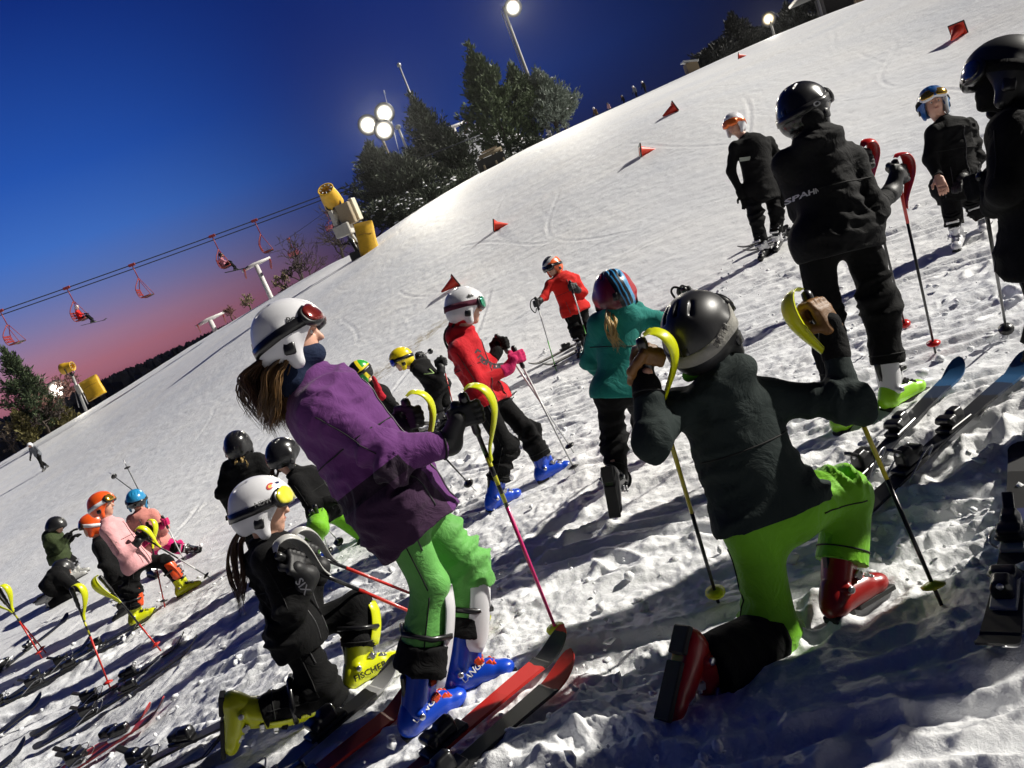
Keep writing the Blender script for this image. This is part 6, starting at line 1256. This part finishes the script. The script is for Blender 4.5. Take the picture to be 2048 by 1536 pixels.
# ------------------------------------------------------------ small buildings at the crest
def shelter():
    b = P(990, 322, 47); b[2] = H(b[0], b[1]); root = thing('timber_shelter', 'small beige timber shelter frame with dark panels at the tree edge', 'shelter', b); wd = mat('beige_timber', (.20, .16, .10), .8, vary=.2); q = lambda u, v: P(u, v, 47)
    for (u0, v0, u1, v1) in ((1000, 300, 1014, 336), (985, 306, 998, 338), (962, 314, 974, 348)): ob('post', tube([q(u0, v0), q(u1, v1)], .11, 6), wd, root)
    ob('beam', tube([q(958, 316), q(1003, 296)], .13, 6), wd, root); ob('roof_board', box(q(978, 300), (.5, .3, .04), frame(nrm(q(1003, 296)-q(958, 316)), A(0, 0, 1))@np.array([[0, -1, 0], [1, 0, 0], [0, 0, 1]]), .02), mat('tan_board', (.20, .15, .09), .8), root, False)
    ob('wall_panel', box(q(985, 330), (.9, .06, .55), np.eye(3), .01), mat('dark_panel', (.012, .012, .011), .8), root, False)
shelter()
def hut():
    c = P(1690, -25, 76); c[2] = H(c[0], c[1]); root = thing('lift_hut', 'dark lift hut with grey roof edge on the crest at the top of the picture', 'hut', c); dk = mat('dark_timber', (.016, .014, .013), .8, vary=.2); R_ = frame(A(.3, 1, 0), A(0, 0, 1))
    ob('wall', box(c+A(0, 0, 1.4), (2.6, 2., 1.6), R_, .03), dk, root, False); ob('roof', box(c+A(-.6, -.6, 3.4), (4.6, 3.0, .16), R_, .04), mat('grey_roof', (.10, .10, .10), .7), root, False)
    for x, m in ((-4.2, POLEM), (-.8, WOODP), (.4, POLEM), (2.2, WOODP)): ob('post', tube([c+A(x, -2.4, -.5), c+A(x, -2.4, 3.3)], .12, 6), m, root)
    ob('door', box(c+R_ @ A(.6, -2.03, 0)+A(0, 0, 1.0), (.45, .05, 1.0), R_, .01), mat('tan_door', (.22, .16, .10), .7), root, False)
hut()
b_ = P(1386, 146, 78); b_[2] = H(b_[0], b_[1])
hb = thing('snow_hut_roof', 'tiny tan hut just showing over the crest beside the darkened evergreens', 'hut', b_); ob('wall', box(b_+A(0, 0, .35), (.6, .5, .6), np.eye(3), .02), mat('tan_board', (.20, .15, .09), .8), hb, False); ob('roof', box(b_+A(0, 0, 1.02), (.8, .7, .08), frame(A(.1, 1, 0), A(.3, 0, 1)), .02), GALV, hb, False)

# ------------------------------------------------------------ loose lumps of snow kicked up around the class
def crumbs(n=2600):
    rg = np.random.default_rng(33); o8 = np.array([[1, 0, 0], [-1, 0, 0], [0, 1, 0], [0, -1, 0], [0, 0, 1], [0, 0, -1], [.7, .7, .5], [-.7, .7, .5], [.7, -.7, .5], [-.7, -.7, .5]], float)
    F0 = [(4, 6, 8), (4, 8, 9), (4, 9, 7), (4, 7, 6), (6, 0, 8), (8, 3, 9), (9, 1, 7), (7, 2, 6), (0, 5, 3), (3, 5, 1), (1, 5, 2), (2, 5, 0), (0, 3, 8), (3, 1, 9), (1, 2, 7), (2, 0, 6)]
    r = 1.6+8.5*rg.random(n)**1.5; a = rg.uniform(-.75, .75, n); x, y = r*np.sin(a), r*np.cos(a); k = noise2(x*.9+3, y*.9) > -.12; x, y = x[k], y[k]; z = hbase(x, y); V = []; F = []
    for i in range(len(x)):
        s = .006+.022*rg.random()**3; V.append(o8*s*rg.uniform(.6, 1.3, 3)*(1+rg.normal(size=(10, 1))*.18)+A(x[i], y[i], z[i]+rg.uniform(-.004, .03))); F += [tuple(q+10*i for q in f) for f in F0]
    props(ob('snow_crumbs', (np.concatenate(V), F), SNOW), 'loose lumps of snow kicked up around the skiers', 'snow', kind='stuff')
crumbs()

# ------------------------------------------------------------ faint haze added to give the flood lights a glow
hz = bpy.data.materials.new('winter_air'); hz.use_nodes = True; t_ = hz.node_tree; t_.nodes.clear()
pv = nd(t_, 'ShaderNodeVolumePrincipled'); pv.inputs['Color'].default_value = (.92, .95, 1, 1); pv.inputs['Density'].default_value = HAZE; pv.inputs['Anisotropy'].default_value = .85
mo = nd(t_, 'ShaderNodeOutputMaterial'); t_.links.new(pv.outputs[0], mo.inputs['Volume'])
x0, x1, z0, z1 = -1120., 1120., -22., 30.
props(ob('haze', (np.array([(x, y, z) for x in (x0, x1) for y in (x0, x1) for z in (z0, z1)]), [(0, 1, 3, 2), (4, 6, 7, 5), (0, 4, 5, 1), (2, 3, 7, 6), (0, 2, 6, 4), (1, 5, 7, 3)]), hz, None, False), 'faint haze added to make the flood lights glow', 'haze', kind='stuff')
